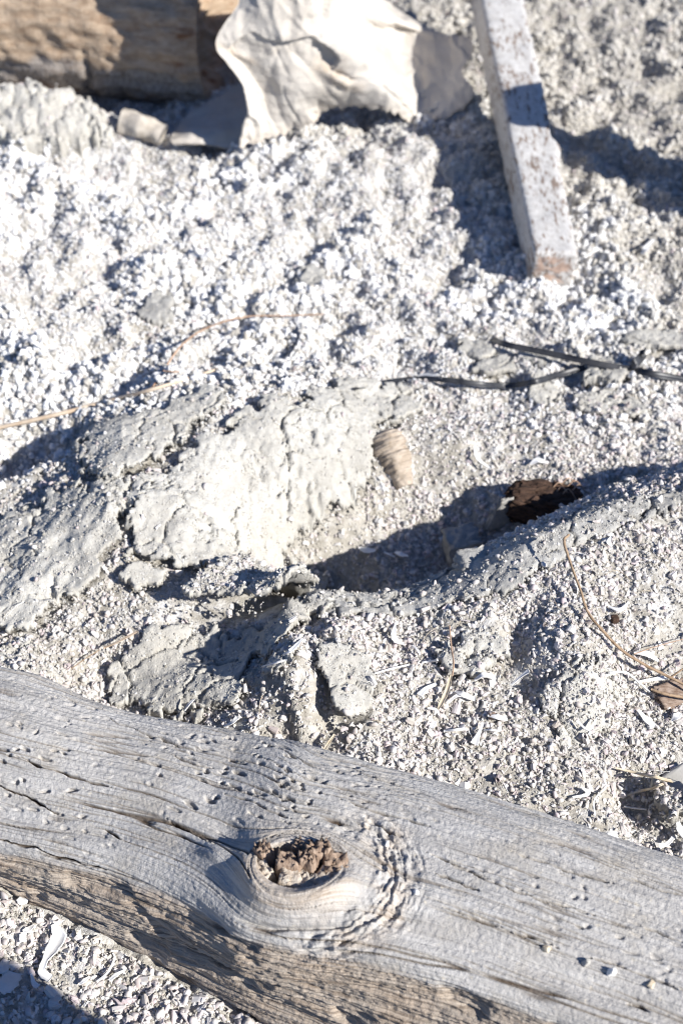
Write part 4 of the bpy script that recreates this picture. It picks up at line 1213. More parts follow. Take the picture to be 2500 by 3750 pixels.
# ------------------------------------------------------------------ black straps
def ribbon(name, pp, width, label, tilt, lift=0.006, seed=0, mat='plastic', thick=0.0011, cat='strap', group='black plastic straps'):
    P = np.asarray(path_on(pp, lift)); seg = 12 * len(P)
    C = catmull(P, seg)
    T = np.gradient(C, axis=0); T /= np.linalg.norm(T, axis=1)[:, None]
    B = np.cross(T, [0, 0, 1.0]); B /= np.linalg.norm(B, axis=1)[:, None]
    N = np.cross(B, T)
    tl = np.interp(np.linspace(0, 1, seg), np.linspace(0, 1, len(tilt)), tilt)[:, None]
    B, N = B * np.cos(tl) + N * np.sin(tl), N * np.cos(tl) - B * np.sin(tl)
    u = np.linspace(-1, 1, 5)
    top = C[:, None] + width / 2 * u[None, :, None] * B[:, None] + (0.0012 * (u ** 2))[None, :, None] * N[:, None]
    bot = top - thick * N[:, None]
    ring = np.concatenate([top, bot[:, ::-1]], 1)
    F = [tuple(f) for f in grid_faces(seg, 10, True)[:, ::-1]]
    F.append(tuple(range(10))); F.append(tuple(range((seg - 1) * 10, seg * 10))[::-1])
    return tag(mesh_obj(name, ring.reshape(-1, 3), F, [M[mat]]), label, cat, group)


ribbon('plastic_strap', [(1800, 1240, .006), (1850, 1262, .014), (1990, 1290, .014), (2150, 1325, .014), (2310, 1355, .012), (2400, 1372, .008), (2560, 1400, .003)], 0.0088, 'upper black plastic strap running to the right edge between crust slabs', [-0.5, -0.7, -0.7, -0.7, -0.6, -0.5])
ribbon('plastic_strap', [(1300, 1425, .004), (1400, 1402, .012), (1530, 1388, .017), (1640, 1393, .017), (1760, 1408, .017), (1860, 1412, .015), (1960, 1398, .013), (2050, 1372, .010), (2140, 1345, .006)], 0.0078, 'lower black plastic strap with a bright glint, ending under the squarish block', [0.2, -0.2, -0.5, -0.6, -0.9, -0.7, -0.7])
ribbon('plastic_strap', [(2300, 1350, .006), (2325, 1330, .016), (2350, 1300, .03), (2358, 1285, .036)], 0.013, 'short black strap end sticking up beside the right part of the upper strap', [-0.6, -0.9, -0.9])

# ------------------------------------------------------------------ ribbed tan cone
def ribbed_cone():
    a0 = on(1402, 1606, 0.012); b0 = on(1482, 1798, 0.007)
    seg, n = 150, 40
    t = np.linspace(0, 1, seg)
    C = a0[None] + (b0 - a0)[None] * t[:, None]
    Tn = (b0 - a0) / np.linalg.norm(b0 - a0)
    B = np.cross(Tn, [0, 0, 1.0]); B /= np.linalg.norm(B); N = np.cross(B, Tn)
    R = np.interp(t, [0, 0.06, 0.2, 0.45, 0.75, 0.93, 1.0], [0.008, 0.018, 0.0225, 0.0210, 0.0155, 0.0115, 0.0100])
    a = np.linspace(0, 2 * np.pi, n, endpoint=False)
    rib = np.abs(np.sin(np.pi * (t[:, None] * 11 + 0.30 * np.sin(a)[None] + 0.12 * np.cos(2 * a)[None] + 0.5 * pn(t[:, None] * 3 + 0 * a[None], 0 * t[:, None] + a[None] * 0 + 1, 803)))) ** 0.6
    RR = R[:, None] * (1 + 0.08 * rib + 0.16 * fbm(t[:, None] * 9 + 0 * a[None], np.cos(a)[None] * 1.5 + 0 * t[:, None] + 3, 3, 801))
    V = C[:, None] + RR[..., None] * (np.cos(a)[None, :, None] * B + np.sin(a)[None, :, None] * N)
    e = V[-1]; c_ = e.mean(0)
    inner = [c_ + (e - c_) * 0.72, c_ + (e - c_) * 0.66 - Tn * 0.018, c_ + (e - c_) * 0.05 - Tn * 0.02]
    V = np.concatenate([V, np.array(inner)])
    F = [tuple(f) for f in grid_faces(seg + 3, n, True)[:, ::-1]]
    F.append(tuple(range(n)))
    o = mesh_obj('ribbed_cone', V.reshape(-1, 3), F, [M['cone']])
    tag(o, 'tan ribbed tapering cone with a hollow broken tip lying beside the largest slab', 'cone')


ribbed_cone()

# ------------------------------------------------------------------ bark, blocks, flakes, stones
c_ = on(1985, 1880, 0.016)
bark = chunk('bark_chunk', c_, (0.084, 0.040, 0.042), (0.1, 0.04, -0.10), 'bark', seed=22, amp=0.20, n=20, freq=3.0, bev=0.35,
             label='dark brown fibrous bark chunk lying on the far rim of the pit', cat='bark')
for k in range(6):
    a_ = random.uniform(-0.012, 0.03); 
    p0_ = np.array([0.018 + a_, -0.006 + 0.004 * k, 0.020]); p1_ = p0_ + np.array([0.008, 0.004, 0.006]); p2_ = p1_ + np.array([0.010, -0.010 + 0.003 * k, -0.010])
    tube('bark_fibre', [p0_, p1_, p2_], [0.0009, 0.0008, 0.0004], 'redtwig', parent=bark, n=5, seg=10)
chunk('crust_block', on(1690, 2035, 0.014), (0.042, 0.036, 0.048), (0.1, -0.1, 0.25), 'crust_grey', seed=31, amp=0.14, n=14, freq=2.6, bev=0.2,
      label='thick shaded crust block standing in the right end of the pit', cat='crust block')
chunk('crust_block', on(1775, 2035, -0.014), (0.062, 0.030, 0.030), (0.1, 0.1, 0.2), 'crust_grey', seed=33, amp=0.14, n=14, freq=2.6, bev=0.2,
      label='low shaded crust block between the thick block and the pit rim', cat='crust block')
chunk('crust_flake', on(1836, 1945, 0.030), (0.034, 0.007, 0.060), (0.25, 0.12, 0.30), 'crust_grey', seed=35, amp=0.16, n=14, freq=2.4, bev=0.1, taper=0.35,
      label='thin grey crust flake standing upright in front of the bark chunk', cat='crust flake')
chunk('flat_stone', on(2478, 2880, 0.006), (0.036, 0.026, 0.005), (0.30, -0.35, 0.5), 'grey_stone', seed=41, amp=0.10, n=12, freq=1.6, bev=0.3,
      label='smooth pale flat stone leaning behind the shell-studded clump at the right edge', cat='stone')
chunk('wood_chip', on(2478, 2545, 0.003), (0.052, 0.026, 0.008), (0.35, 0.15, 0.45), 'rust_wood', seed=43, amp=0.16, n=12, freq=2.4, bev=0.15,
      label='flat rusty brown wood chip under the long orange twig at the right edge', cat='wood chip')
chunk('pebble', on(2247, 2277, 0.004), (0.008, 0.007, 0.007), (0, 0, 0.3), 'bark', seed=45, amp=0.1, n=6,
      label='small dark pebble right of the long orange twig', cat='pebble')
chunk('pebble', on(1800, 2630, 0.004), (0.007, 0.006, 0.005), (0, 0, 0.3), 'rust_wood', seed=46, amp=0.1, n=6,
      label='tiny reddish brown pebble below the dark dent of the shell slope', cat='pebble')
pa, pb = on(450, 478, 0.016), on(600, 535, 0.018)
tube('stick_stub', [pa, 0.5 * (pa + pb) + np.array([0, 0, 0.004]), pb], [0.022, 0.021, 0.019], 'stick', 'short stub of grey stick lying below the shaded end of the rear log', 'stick', n=18, seg=30, noise=0.3, seed=9)

# ------------------------------------------------------------------ twigs, reed, straw
tube('dry_reed', path_on([(-60, 1578, .004), (0, 1565, .006), (200, 1520, .012), (400, 1468, .014), (560, 1425, .014), (700, 1382, .014), (795, 1352, .010)]), [0.0028, 0.0030, 0.0030, 0.0028, 0.0024, 0.0020, 0.0016], 'reed', 'long pale tan reed lying across the left from edge to crust', 'reed', n=8, seg=70)
rt = tube('red_twig', path_on([(558, 1420, .010), (600, 1355, .018), (660, 1270, .022), (730, 1215, .022), (820, 1178, .020), (920, 1158, .018), (1050, 1156, .012), (1200, 1150, .006)]), [0.0016, 0.0016, 0.0015, 0.0014, 0.0012, 0.0011, 0.0009, 0.0006], 'redtwig', 'thin curved red-brown twig arching up from the pale reed', 'twig', n=6, seg=70)
tube('side_shoot', path_on([(600, 1358, .017), (640, 1362, .012), (668, 1358, .010)]), [0.0011, 0.0010, 0.0006], 'redtwig', parent=rt, n=6, seg=14)
ot = tube('orange_twig', path_on([(2082, 1958, .022), (2064, 1985, .026), (2090, 2070, .020), (2125, 2165, .014), (2150, 2240, .012), (2200, 2305, .012), (2280, 2385, .012), (2360, 2435, .012), (2440, 2475, .012), (2560, 2535, .014)]), [0.0014, 0.0016, 0.0013, 0.0014, 0.0015, 0.0016, 0.0016, 0.0016, 0.0015, 0.0013], 'twig', 'long knobbly orange-brown twig running down the shell slope to the right edge', 'twig', n=8, seg=110, noise=0.35, seed=4)
tube('side_shoot', path_on([(2455, 2480, .012), (2490, 2455, .016), (2560, 2410, .016)]), [0.0013, 0.0011, 0.0008], 'twig', parent=ot, n=6, seg=20)
tube('side_shoot', path_on([(2320, 2395, .012), (2400, 2368, .010), (2520, 2335, .008)]), [0.0007, 0.0006, 0.0004], 'redtwig', parent=ot, n=5, seg=20)
tube('orange_twig', path_on([(2382, 2524, .014), (2430, 2540, .016), (2490, 2552, .014), (2570, 2565, .012)]), [0.0011, 0.0017, 0.0017, 0.0013], 'twig', 'short orange twig lying over the rusty wood chip', 'twig', n=7, seg=40, noise=0.3, seed=6)
tube('dry_straw', path_on([(1645, 2290, .014), (1652, 2370, .014), (1660, 2430, .013), (1655, 2475, .012)]), [0.0006, 0.0008, 0.0009, 0.0009], 'redtwig', 'thin brown straw stem standing up on the shell slope', 'straw', n=6, seg=40)
blade('dry_leaf', [(1652, 2470, .012), (1635, 2530, .012), (1612, 2580, .009), (1602, 2600, .006)], [0.0012, 0.0026, 0.0022, 0.0006], 'slender straw-coloured leaf below the thin brown stem', 'leaf', 'straw', cup=0.5)
blade('dry_straw', [(2255, 2812, .008), (2330, 2830, .010), (2400, 2845, .010), (2460, 2860, .010)], [0.0006, 0.0013, 0.0016, 0.0018], 'pale flat straw pointing at the smooth flat stone near the right edge', 'straw', 'straw', cup=0.3)
blade('dry_straw', [(2295, 2910, .006), (2350, 2893, .008), (2410, 2876, .010), (2440, 2862, .010)], [0.0008, 0.0012, 0.0012, 0.0008], 'grey-brown straw lying over the dark hollow at the right', 'straw', 'straw', cup=0.3)
blade('dry_straw', [(380, 2372, .010), (440, 2345, .012), (505, 2310, .012)], [0.0008, 0.0014, 0.0010], 'tan straw chip on the crumbs at the foot of the grey slab', 'straw', 'reed', cup=0.3)
blade('dry_straw', [(1178, 2760, .004), (1200, 2725, .010), (1225, 2688, .012)], [0.0010, 0.0016, 0.0010], 'short tan straw standing behind the front log below the triangular slab', 'straw', 'straw', cup=0.4)
tube('dry_twig', path_on([(260, 2450, .006), (310, 2415, .008), (365, 2380, .008)]), [0.0006, 0.0007, 0.0005], 'twig', 'thin brown twig in the dark gap at the left', 'twig', n=5, seg=20)
tube('dry_twig', path_on([(615, 3545, .006), (660, 3535, .007), (720, 3538, .006)]), [0.0005, 0.0006, 0.0004], 'redtwig', 'tiny red-brown twig on the gravel in front of the log', 'twig', n=5, seg=20)

# ------------------------------------------------------------------ bones, scales and chips, one by one
BONES = [
    ([(195, 3385), (215, 3430), (190, 3480), (165, 3520), (155, 3560), (185, 3585)], [.002, .0075, .006, .0028, .0035, .004], 'largest white fish bone, broad at its top, in front of the log at the left', 'bone', 'bone', dict(thick=.0012, cup=.35)),
    ([(232, 3400), (225, 3440), (210, 3478)], [.003, .0085, .004], 'translucent pale bone plate beside the largest fish bone', 'bone', 'scale', dict(lift=.003)),
    ([(85, 3410), (105, 3402), (125, 3386)], [.0015, .0038, .001], 'small white leaf-shaped bone left of the largest fish bone', 'bone', 'bone', {}),
    ([(90, 3275), (85, 3295), (88, 3312)], [.003, .006, .003], 'round pale shell flake against the front of the log at the left', 'shell flake', 'scale', {}),
    ([(0, 3630), (30, 3600), (55, 3560)], [.006, .0095, .008], 'large grey fish scale at the left edge of the front gravel', 'scale', 'scale', dict(lift=.006)),
    ([(-20, 3560), (10, 3540), (25, 3515)], [.004, .007, .003], 'smaller grey fish scale behind the large one at the left edge', 'scale', 'scale', dict(lift=.004)),
    ([(115, 3565), (125, 3600), (140, 3615)], [.001, .0022, .003], 'forked grey-white bone right of the large fish scale', 'bone', 'bone', {}),
    ([(290, 3605), (310, 3590), (330, 3575)], [.0006, .0022, .001], 'thin white bone sliver on the gravel below the largest fish bone', 'bone', 'bone', {}),
    ([(355, 3595), (395, 3560), (420, 3510), (415, 3490)], [.0008, .0009, .001, .0007], 'curved hair-thin fish rib on the front gravel', 'bone', 'bone', {}),
    ([(400, 3590), (425, 3570), (460, 3550)], [.0012, .002, .0006], 'white splinter of bone at the edge of the corner shade', 'bone', 'bone', {}),
    ([(80, 3420), (84, 3435), (86, 3450)], [.002, .0032, .003], 'small grey scale below the leaf-shaped bone', 'scale', 'scale', {}),
    ([(1450, 2275), (1440, 2320), (1450, 2345), (1480, 2358)], [.0006, .0028, .0034, .0012], 'white sickle-shaped bone chip left of the straw stem', 'bone', 'bone', {}),
    ([(1510, 2362), (1528, 2380), (1538, 2398)], [.0008, .0012, .0008], 'thin white bone sliver right of the sickle-shaped chip', 'bone', 'bone', {}),
    ([(1370, 2465), (1430, 2448), (1500, 2432)], [.0004, .0007, .0006], 'straight hair-thin fish rib left of the straw stem', 'bone', 'bone', {}),
    ([(1400, 2462), (1415, 2470), (1430, 2478)], [.0004, .0006, .0004], 'short hair-thin rib crossing the straight one', 'bone', 'bone', {}),
    ([(1545, 2425), (1575, 2420), (1600, 2415)], [.0006, .0010, .0007], 'short white rib on the gravel just left of the straw stem', 'bone', 'bone', {}),
    ([(1535, 2545), (1560, 2520), (1598, 2502)], [.0034, .0022, .0012], 'white club-shaped bone left of the straw-coloured leaf', 'bone', 'bone', dict(thick=.0016)),
    ([(1735, 2488), (1770, 2470), (1800, 2480), (1800, 2515)], [.0008, .0034, .0042, .002], 'white hooked bone like a beak below the ragged grey slab', 'bone', 'bone', dict(thick=.0014, arch=.008)),
    ([(1790, 2480), (1805, 2500), (1800, 2518)], [.001, .0030, .001], 'thin pale plate behind the hooked bone', 'bone', 'scale', dict(lift=.003)),
    ([(1870, 2508), (1895, 2485), (1935, 2455)], [.0007, .0012, .0026], 'pale curved bone lying in the shaded dent of the shell slope', 'bone', 'bone', dict(lift=.012)),
    ([(1720, 2545), (1690, 2540), (1665, 2530)], [.0012, .0034, .0012], 'white bone flake lying right of the straw-coloured leaf', 'bone', 'bone', {}),
    ([(1640, 2570), (1680, 2545), (1740, 2560)], [.0010, .0022, .0030], 'flat white bone spreading below the bone flake', 'bone', 'bone', {}),
    ([(1785, 2620), (1820, 2625), (1855, 2632)], [.0008, .0034, .0020], 'white torn bone plate under the dent of the shell slope', 'bone', 'bone', {}),
    ([(1735, 2725), (1750, 2690), (1770, 2645)], [.0046, .0022, .0006], 'white wedge-shaped bone pointing up from a broad foot', 'bone', 'bone', {}),
    ([(1625, 2676), (1665, 2672), (1705, 2668)], [.0010, .0012, .0020], 'straight white bone with a knob lying level on the gravel', 'bone', 'bone', {}),
    ([(1770, 2672), (1800, 2672), (1830, 2676)], [.0007, .0009, .0007], 'thin level rib right of the wedge-shaped bone', 'bone', 'bone', {}),
    ([(1565, 2592), (1595, 2598), (1608, 2620)], [.0008, .0016, .0008], 'small curved white bone below the club-shaped one', 'bone', 'bone', {}),
    ([(1590, 2640), (1578, 2665)], [.0026, .0030], 'stubby white bone chip among the shells in mid slope', 'bone', 'bone', dict(thick=.0014)),
    ([(2230, 2462), (2290, 2462), (2340, 2500), (2380, 2535)], [.0009, .0012, .0008, .0005], 'long curved white fish rib left of the rusty wood chip', 'bone', 'bone', {}),
    ([(2320, 2498), (2385, 2488), (2440, 2480)], [.0006, .0020, .0028], 'bright white flat bone under the long orange twig', 'bone', 'bone', {}),
    ([(2320, 2390), (2370, 2395), (2410, 2420)], [.0012, .0046, .0016], 'pale bone plate just above the lower part of the orange twig', 'bone', 'bone', {}),
    ([(2335, 2600), (2365, 2635), (2395, 2660)], [.0012, .0036, .0030], 'yellowish white bone blade below the rusty wood chip', 'bone', 'bone', {}),
    ([(2455, 2640), (2475, 2622), (2490, 2610)], [.001, .0042, .0022], 'white triangular shell chip below the wood chip at the right edge', 'shell chip', 'bone', {}),
    ([(2110, 2640), (2155, 2672), (2185, 2625)], [.0012, .0008, .0006], 'bent thin white bone on the cemented crust patch', 'bone', 'bone', {}),
    ([(2225, 2220), (2270, 2232), (2300, 2205)], [.0008, .0028, .0010], 'white winged bone right of the orange twig near its middle', 'bone', 'bone', {}),
    ([(2235, 1965), (2225, 1985), (2240, 2000)], [.0008, .0022, .0012], 'white bone chip above the orange twig near the pit rim', 'bone', 'bone', {}),
    ([(2130, 2885), (2150, 2900), (2140, 2912), (2095, 2918)], [.001, .0028, .0018, .0008], 'white forked bone on the gravel above the log toward the right', 'bone', 'bone', {}),
    ([(2178, 2990), (2175, 2930), (2215, 2885)], [.0006, .0007, .0006], 'thin white curved rib left of the dark hollow at the right', 'bone', 'bone', {}),
    ([(2285, 2952), (2320, 2958), (2365, 2963)], [.0005, .0006, .0005], 'hair-thin rib lying inside the dark hollow', 'bone', 'bone', {}),
    ([(2205, 3085), (2235, 3065), (2265, 3078)], [.002, .0052, .003], 'pale flat shell flake touching the back of the log at the right', 'shell flake', 'scale', {}),
    ([(2405, 3105), (2440, 3090), (2465, 3065)], [.0012, .0022, .0020], 'white bone blade behind the log near the right edge', 'bone', 'bone', {}),
    ([(2480, 3010), (2490, 3040), (2520, 3080)], [.002, .0040, .003], 'grey scale hanging under the shell-studded clump', 'scale', 'scale', {}),
    ([(1035, 2395), (1065, 2380), (1108, 2338)], [.0008, .0026, .0012], 'white spoon-shaped bone above the upturned crust flake', 'bone', 'bone', dict(lift=.010)),
    ([(962, 2438), (1000, 2428), (1050, 2415)], [.0016, .0009, .0007], 'thin white bone with a knob below the spoon-shaped bone', 'bone', 'bone', dict(lift=.010)),
    ([(820, 2660), (850, 2645), (870, 2625)], [.001, .0022, .0026], 'pale forked bone behind the log below the crust slope', 'bone', 'bone', {}),
    ([(675, 2600), (690, 2580), (710, 2560)], [.0008, .0018, .0008], 'white crescent of bone on the small shell heap behind the log', 'bone', 'bone', dict(lift=.012)),
    ([(1315, 2005), (1340, 2015), (1375, 2015)], [.0018, .0056, .002], 'pale oval scale lying in the shade of the pit', 'scale', 'scale', dict(lift=.008)),
    ([(1445, 2020), (1470, 2030), (1495, 2035)], [.002, .0040, .0014], 'grey-white bone plate right of the oval scale in the pit', 'bone', 'bone', dict(lift=.008)),
    ([(1405, 2020), (1425, 2030), (1445, 2038)], [.0008, .0010, .0008], 'thin bone between the oval scale and the bone plate in the pit', 'bone', 'bone', dict(lift=.010)),
    ([(1735, 1635), (1750, 1680), (1795, 1715)], [.0010, .0026, .0010], 'white curved bone right of the tan ribbed cone', 'bone', 'bone', dict(lift=.008)),
    ([(1940, 1700), (1965, 1685), (1995, 1692)], [.0012, .0050, .002], 'white half-moon shell on the gravel behind the bark chunk', 'shell', 'bone', {}),
    ([(2030, 1810), (2055, 1790), (2075, 1780)], [.0026, .0030, .001], 'white bone chip touching the right end of the bark chunk', 'bone', 'bone', dict(lift=.010)),
    ([(1612, 1265), (1618, 1240), (1615, 1220)], [.0034, .0048, .001], 'white pointed shell chip standing left of the upper strap end', 'shell chip', 'bone', dict(lift=.012, arch=.01)),
    ([(1510, 1383), (1560, 1372), (1620, 1384)], [.001, .0036, .0012], 'white curved sliver standing for the highlight along the back edge of the lower strap', 'bone', 'bone', dict(lift=.014)),  # bone-white sliver put in as the bright highlight on the strap edge
    ([(45, 695), (90, 730), (140, 765)], [.004, .0034, .0030], 'white stick-like bone on the clods at the upper left', 'bone', 'bone', dict(lift=.012, thick=.002)),
    ([(2350, 930), (2365, 905), (2395, 872)], [.0044, .0044, .0020], 'white bone with a broad foot on the clods right of the beam end', 'bone', 'bone', dict(lift=.010)),
    ([(80, 1230), (120, 1250), (160, 1278)], [.0026, .0028, .0022], 'pale bone stick on the dark clods at the left above the reed', 'bone', 'bone', dict(lift=.012)),
]
for k, (pp, wd, lab, cat_, mt, kw) in enumerate(BONES):
    nm = {'bone': 'fish_bone', 'scale': 'fish_scale', 'shell flake': 'shell_flake', 'shell chip': 'shell_chip', 'shell': 'sea_shell'}[cat_]
    blade(nm, pp, wd, lab, cat_, mt, seed=900 + k, **kw)

# things lying on the log
for k, (p, sz, mt, lab) in enumerate([((2242, 3548), (0.009, 0.008, 0.013), 'bone', 'tiny bright white shell standing on the log toward the right'),
                                     ((2150, 3515), (0.008, 0.007, 0.010), 'grey_stone', 'tiny pale shell on the log left of the bright white one'),
                                     ((2375, 3590), (0.012, 0.008, 0.004), 'straw', 'flat cream chip on the log right of the bright white shell'),
                                     ((1418, 3083), (0.006, 0.005, 0.006), 'bone', 'cream pebble on the log above the right side of the knot'),
                                     ((1525, 3255), (0.007, 0.006, 0.005), 'bone', 'white crumb of shell in the ringed wood right of the knot'),
                                     ((2008, 3480), (0.010, 0.008, 0.005), 'straw', 'cream wood crumb on the log above its lower ridge')]):
    h_ = log_hit(*p)
    sz = tuple(0.72 * v_ for v_ in sz)
    chunk('shell_crumb', h_ + np.array([0, 0, sz[2] * 0.2]), sz, (0.2, 0.3, 0.5 * k), mt, seed=60 + k, amp=0.2, n=7, label=lab, cat='shell crumb', taper=0.4)

# ------------------------------------------------------------------ shell gravel and sand crumbs
def src_mesh(name, V, F, mat, smooth=False):
    me = bpy.data.meshes.new(name)
    me.from_pydata([tuple(v) for v in V], [], [tuple(f) for f in F])
    for p in me.polygons: p.use_smooth = smooth
    me.materials.append(mat); me.update()
    return bpy.data.objects.new(name, me)


def barnacle(seed, tall=0.9, topr=0.5):
    r_ = np.random.default_rng(seed); n = 12
    a = np.linspace(0, 2 * np.pi, n, endpoint=False)
    rid = 1 + 0.10 * np.cos(6 * a + r_.uniform(0, 6)) + 0.08 * r_.normal(size=n)
    el = r_.uniform(0.7, 1.0)
    tilt = r_.uniform(-0.25, 0.25, 2)
    rings = []
    for (rr_, z_) in ((0.45, -0.46), (0.5, -0.42), (0.5 * (0.5 + 0.5 * topr) * 1.12, -0.42 + 0.55 * tall), (0.5 * topr, -0.42 + tall), (0.5 * topr * 0.62, -0.42 + tall * 0.95), (0.5 * topr * 0.45, -0.42 + tall * 0.45)):
        x_ = rr_ * rid * np.cos(a); y_ = rr_ * rid * np.sin(a) * el
        z = z_ + (0.10 * r_.normal(size=n) if z_ > 0 else 0) + (tilt[0] * x_ + tilt[1] * y_) * (z_ > 0)
        rings.append(np.stack([x_, y_, z + 0 * x_], -1))
    V = np.array(rings).reshape(-1, 3)
    F = [tuple(f[::-1]) for f in grid_faces(6, n, True)]
    F.append(tuple(range(n))[::-1]); F.append(tuple(range(5 * n, 6 * n)))
    return V, F


def lump(seed, sx=1, sy=1, sz=1, amp=0.18):
    import bmesh
    bm = bmesh.new(); bmesh.ops.create_icosphere(bm, subdivisions=2, radius=0.5)
    r_ = np.random.default_rng(seed)
    o_ = r_.uniform(0, 50, 3)
    for v in bm.verts:
        c = np.array(v.co)
        k = 1 + amp * float(pn(c[0] * 3 + o_[0], c[1] * 3 + c[2] * 2.3 + o_[1], seed)) * 2
        v.co = Vector((c[0] * k * sx, c[1] * k * sy, c[2] * k * sz))
    V = [tuple(v.co) for v in bm.verts]; F = [tuple(v.index for v in f.verts) for f in bm.faces]
    bm.free()
    return V, F


def shard(seed):
    r_ = np.random.default_rng(seed); nu, nv = 5, 4
    u = np.linspace(-0.5, 0.5, nu); w = np.linspace(-0.40, 0.40, nv)
    Uu, Ww = np.meshgrid(u, w, indexing='ij')
    Ww = Ww * (1.0 - 0.7 * (Uu + 0.5)) * (1 + 0.2 * r_.normal(size=Uu.shape))
    Zz = 0.9 * (0.16 - Ww ** 2 * 2.2 - Uu ** 2 * 0.35) + 0.03 * r_.normal(size=Uu.shape)
    top = np.stack([Uu, Ww, Zz], -1).reshape(-1, 3); bot = top - np.array([0, 0, 0.10])
    f = grid_faces(nu, nv); N = nu * nv
    idx = np.arange(N).reshape(nu, nv)
    loop = np.concatenate([idx[:, 0], idx[-1, 1:], idx[::-1, -1][1:], idx[0, ::-1][1:]])
    F = [tuple(x) for x in f] + [tuple(x[::-1] + N) for x in f] + [(a, a + N, b, )[:0] or (b, a, a + N, b + N) for a, b in zip(loop[:-1], loop[1:])]
    return np.concatenate([top, bot]), F


def scatter(name, P, rot, scl, idx, sources, label):
    me = bpy.data.meshes.new(name)
    me.vertices.add(len(P)); me.vertices.foreach_set('co', np.ascontiguousarray(P, np.float32).ravel())
    for k, a, t in (('rot', rot, 'FLOAT_VECTOR'), ('scl', scl, 'FLOAT_VECTOR')):
        at = me.attributes.new(k, t, 'POINT'); at.data.foreach_set('vector', np.ascontiguousarray(a, np.float32).ravel())
    at = me.attributes.new('idx', 'INT', 'POINT'); at.data.foreach_set('value', np.ascontiguousarray(idx, np.int32))
    o = bpy.data.objects.new(name, me); COL.objects.link(o)
    ng = bpy.data.node_groups.new(name, 'GeometryNodeTree')
    ng.interface.new_socket('Geometry', in_out='INPUT', socket_type='NodeSocketGeometry')
    ng.interface.new_socket('Geometry', in_out='OUTPUT', socket_type='NodeSocketGeometry')
    N = ng.nodes; gi = N.new('NodeGroupInput'); go = N.new('NodeGroupOutput')
    ins_ = N.new('GeometryNodeInstanceOnPoints'); jn = N.new('GeometryNodeJoinGeometry')
    for s in sources:
        oi_ = N.new('GeometryNodeObjectInfo'); oi_.inputs['Object'].default_value = s
        oi_.inputs['As Instance'].default_value = True
        ng.links.new(oi_.outputs['Geometry'], jn.inputs[0])
    ng.links.new(gi.outputs[0], ins_.inputs['Points']); ng.links.new(jn.outputs[0], ins_.inputs['Instance'])
    ins_.inputs['Pick Instance'].default_value = True
    for nm, t, sock in (('idx', 'INT', 'Instance Index'), ('rot', 'FLOAT_VECTOR', 'Rotation'), ('scl', 'FLOAT_VECTOR', 'Scale')):
        a_ = N.new('GeometryNodeInputNamedAttribute'); a_.data_type = t; a_.inputs[0].default_value = nm
        ng.links.new(a_.outputs[0], ins_.inputs[sock])
    ng.links.new(ins_.outputs[0], go.inputs[0])
    md = o.modifiers.new('scatter', 'NODES'); md.node_group = ng
    tag(o, label, kind='stuff')
    return o


shell_src = []
for k in range(5): shell_src.append(src_mesh('barnacle_shell', *barnacle(1000 + k, 0.7 + 0.12 * k, 0.42 + 0.05 * k), M['shell']))
for k in range(3): shell_src.append(src_mesh('shell_lump', *lump(1100 + k, 1, 0.78, 0.66, 0.26), M['shell'], True))
for k in range(5): shell_src.append(src_mesh('shell_shard', *shard(1200 + k), M['shell']))
crumb_src = [src_mesh('silt_crumb', *lump(1300 + k, 1, 0.85, 0.8, 0.32), M['crumb']) for k in range(4)]
m, nt, b = new_mat('crust_grain'); q = NB(nt)
oi = q.n('ShaderNodeObjectInfo')
q.link(q.ramp(oi.outputs['Random'], [(0.0, (0.42, 0.395, 0.35)), (0.5, (0.52, 0.50, 0.455)), (0.9, (0.60, 0.585, 0.54)), (1.0, (0.66, 0.65, 0.62))]), b.inputs['Base Color'])
b.inputs['Roughness'].default_value = 0.95; b.inputs['Specular IOR Level'].default_value = 0.1
M['grain'] = m
grain_src = [src_mesh('crust_grain', *lump(1350 + k, 1, 0.85, 0.8, 0.3), M['grain']) for k in range(3)] + [src_mesh('crust_grain', *lump(1353, 1, 0.7, 0.6, 0.35), M['grain'])]
salt_src = [src_mesh('salt_crumb', *lump(1400 + k, 1, 0.8, 0.75, 0.38), M['saltcrumb']) for k in range(4)]


def frustum_points(n, y0=0.52, y1=2.95, pw=0.0):
    """random ground points in the strip of beach around the view"""
    y = rng.uniform(y0, y1, int(n * 1.0)); half = 0.20 + 0.245 * (y * math.cos(PITCH) + CAM_H * math.sin(PITCH)) - 0.08
    x = rng.uniform(-1, 1, len(y)) * half.max()
    k = np.abs(x) < half
    return x[k], y[k]


def under_log(x, y):
    s = x * AX[0] + y * AX[1]; w = x * NW[0] + y * NW[1]
    return (w > np.interp(s, ss, wb) - 0.004) & (w < np.interp(s, ss, wc) + 0.004)


def lay(n, smin, smax, far_keep, plate_k, emb, y0=0.52, y1=2.95, cz=0.0):
    x, y = frustum_points(n, y0, y1)
    up = FARW(x, y); pl = samp(RP, x, y)
    clus = sst(-0.5, 0.3, fbm(x * 9, y * 9, 3, 1501))
    keep = rng.random(len(x)) < (1 - up * (1 - far_keep)) * np.where(pl > 0, (1 - pl) * plate_k, 0.35 + 0.65 * clus)
    keep &= ~under_log(x, y)
    keep &= rng.random(len(x)) < 1 - cz * samp(CRZ, x, y)
    x, y = x[keep], y[keep]
    s = smin + (smax - smin) * rng.random(len(x)) ** 2.0
    s = s * (1 + 0.30 * sst(0.80, 0.70, y + 0.33 * x))
    z = samp(RZ, x, y) + s * rng.uniform(-emb, 0.42, len(x))
    rot = np.stack([rng.normal(0, 0.75, len(x)), rng.normal(0, 0.75, len(x)), rng.uniform(0, 6.28, len(x))], -1)
    scl = s[:, None] * (1 + 0.22 * rng.normal(size=(len(x), 3)))
    return np.stack([x, y, z], -1), rot, np.clip(scl, s[:, None] * 0.45, None)


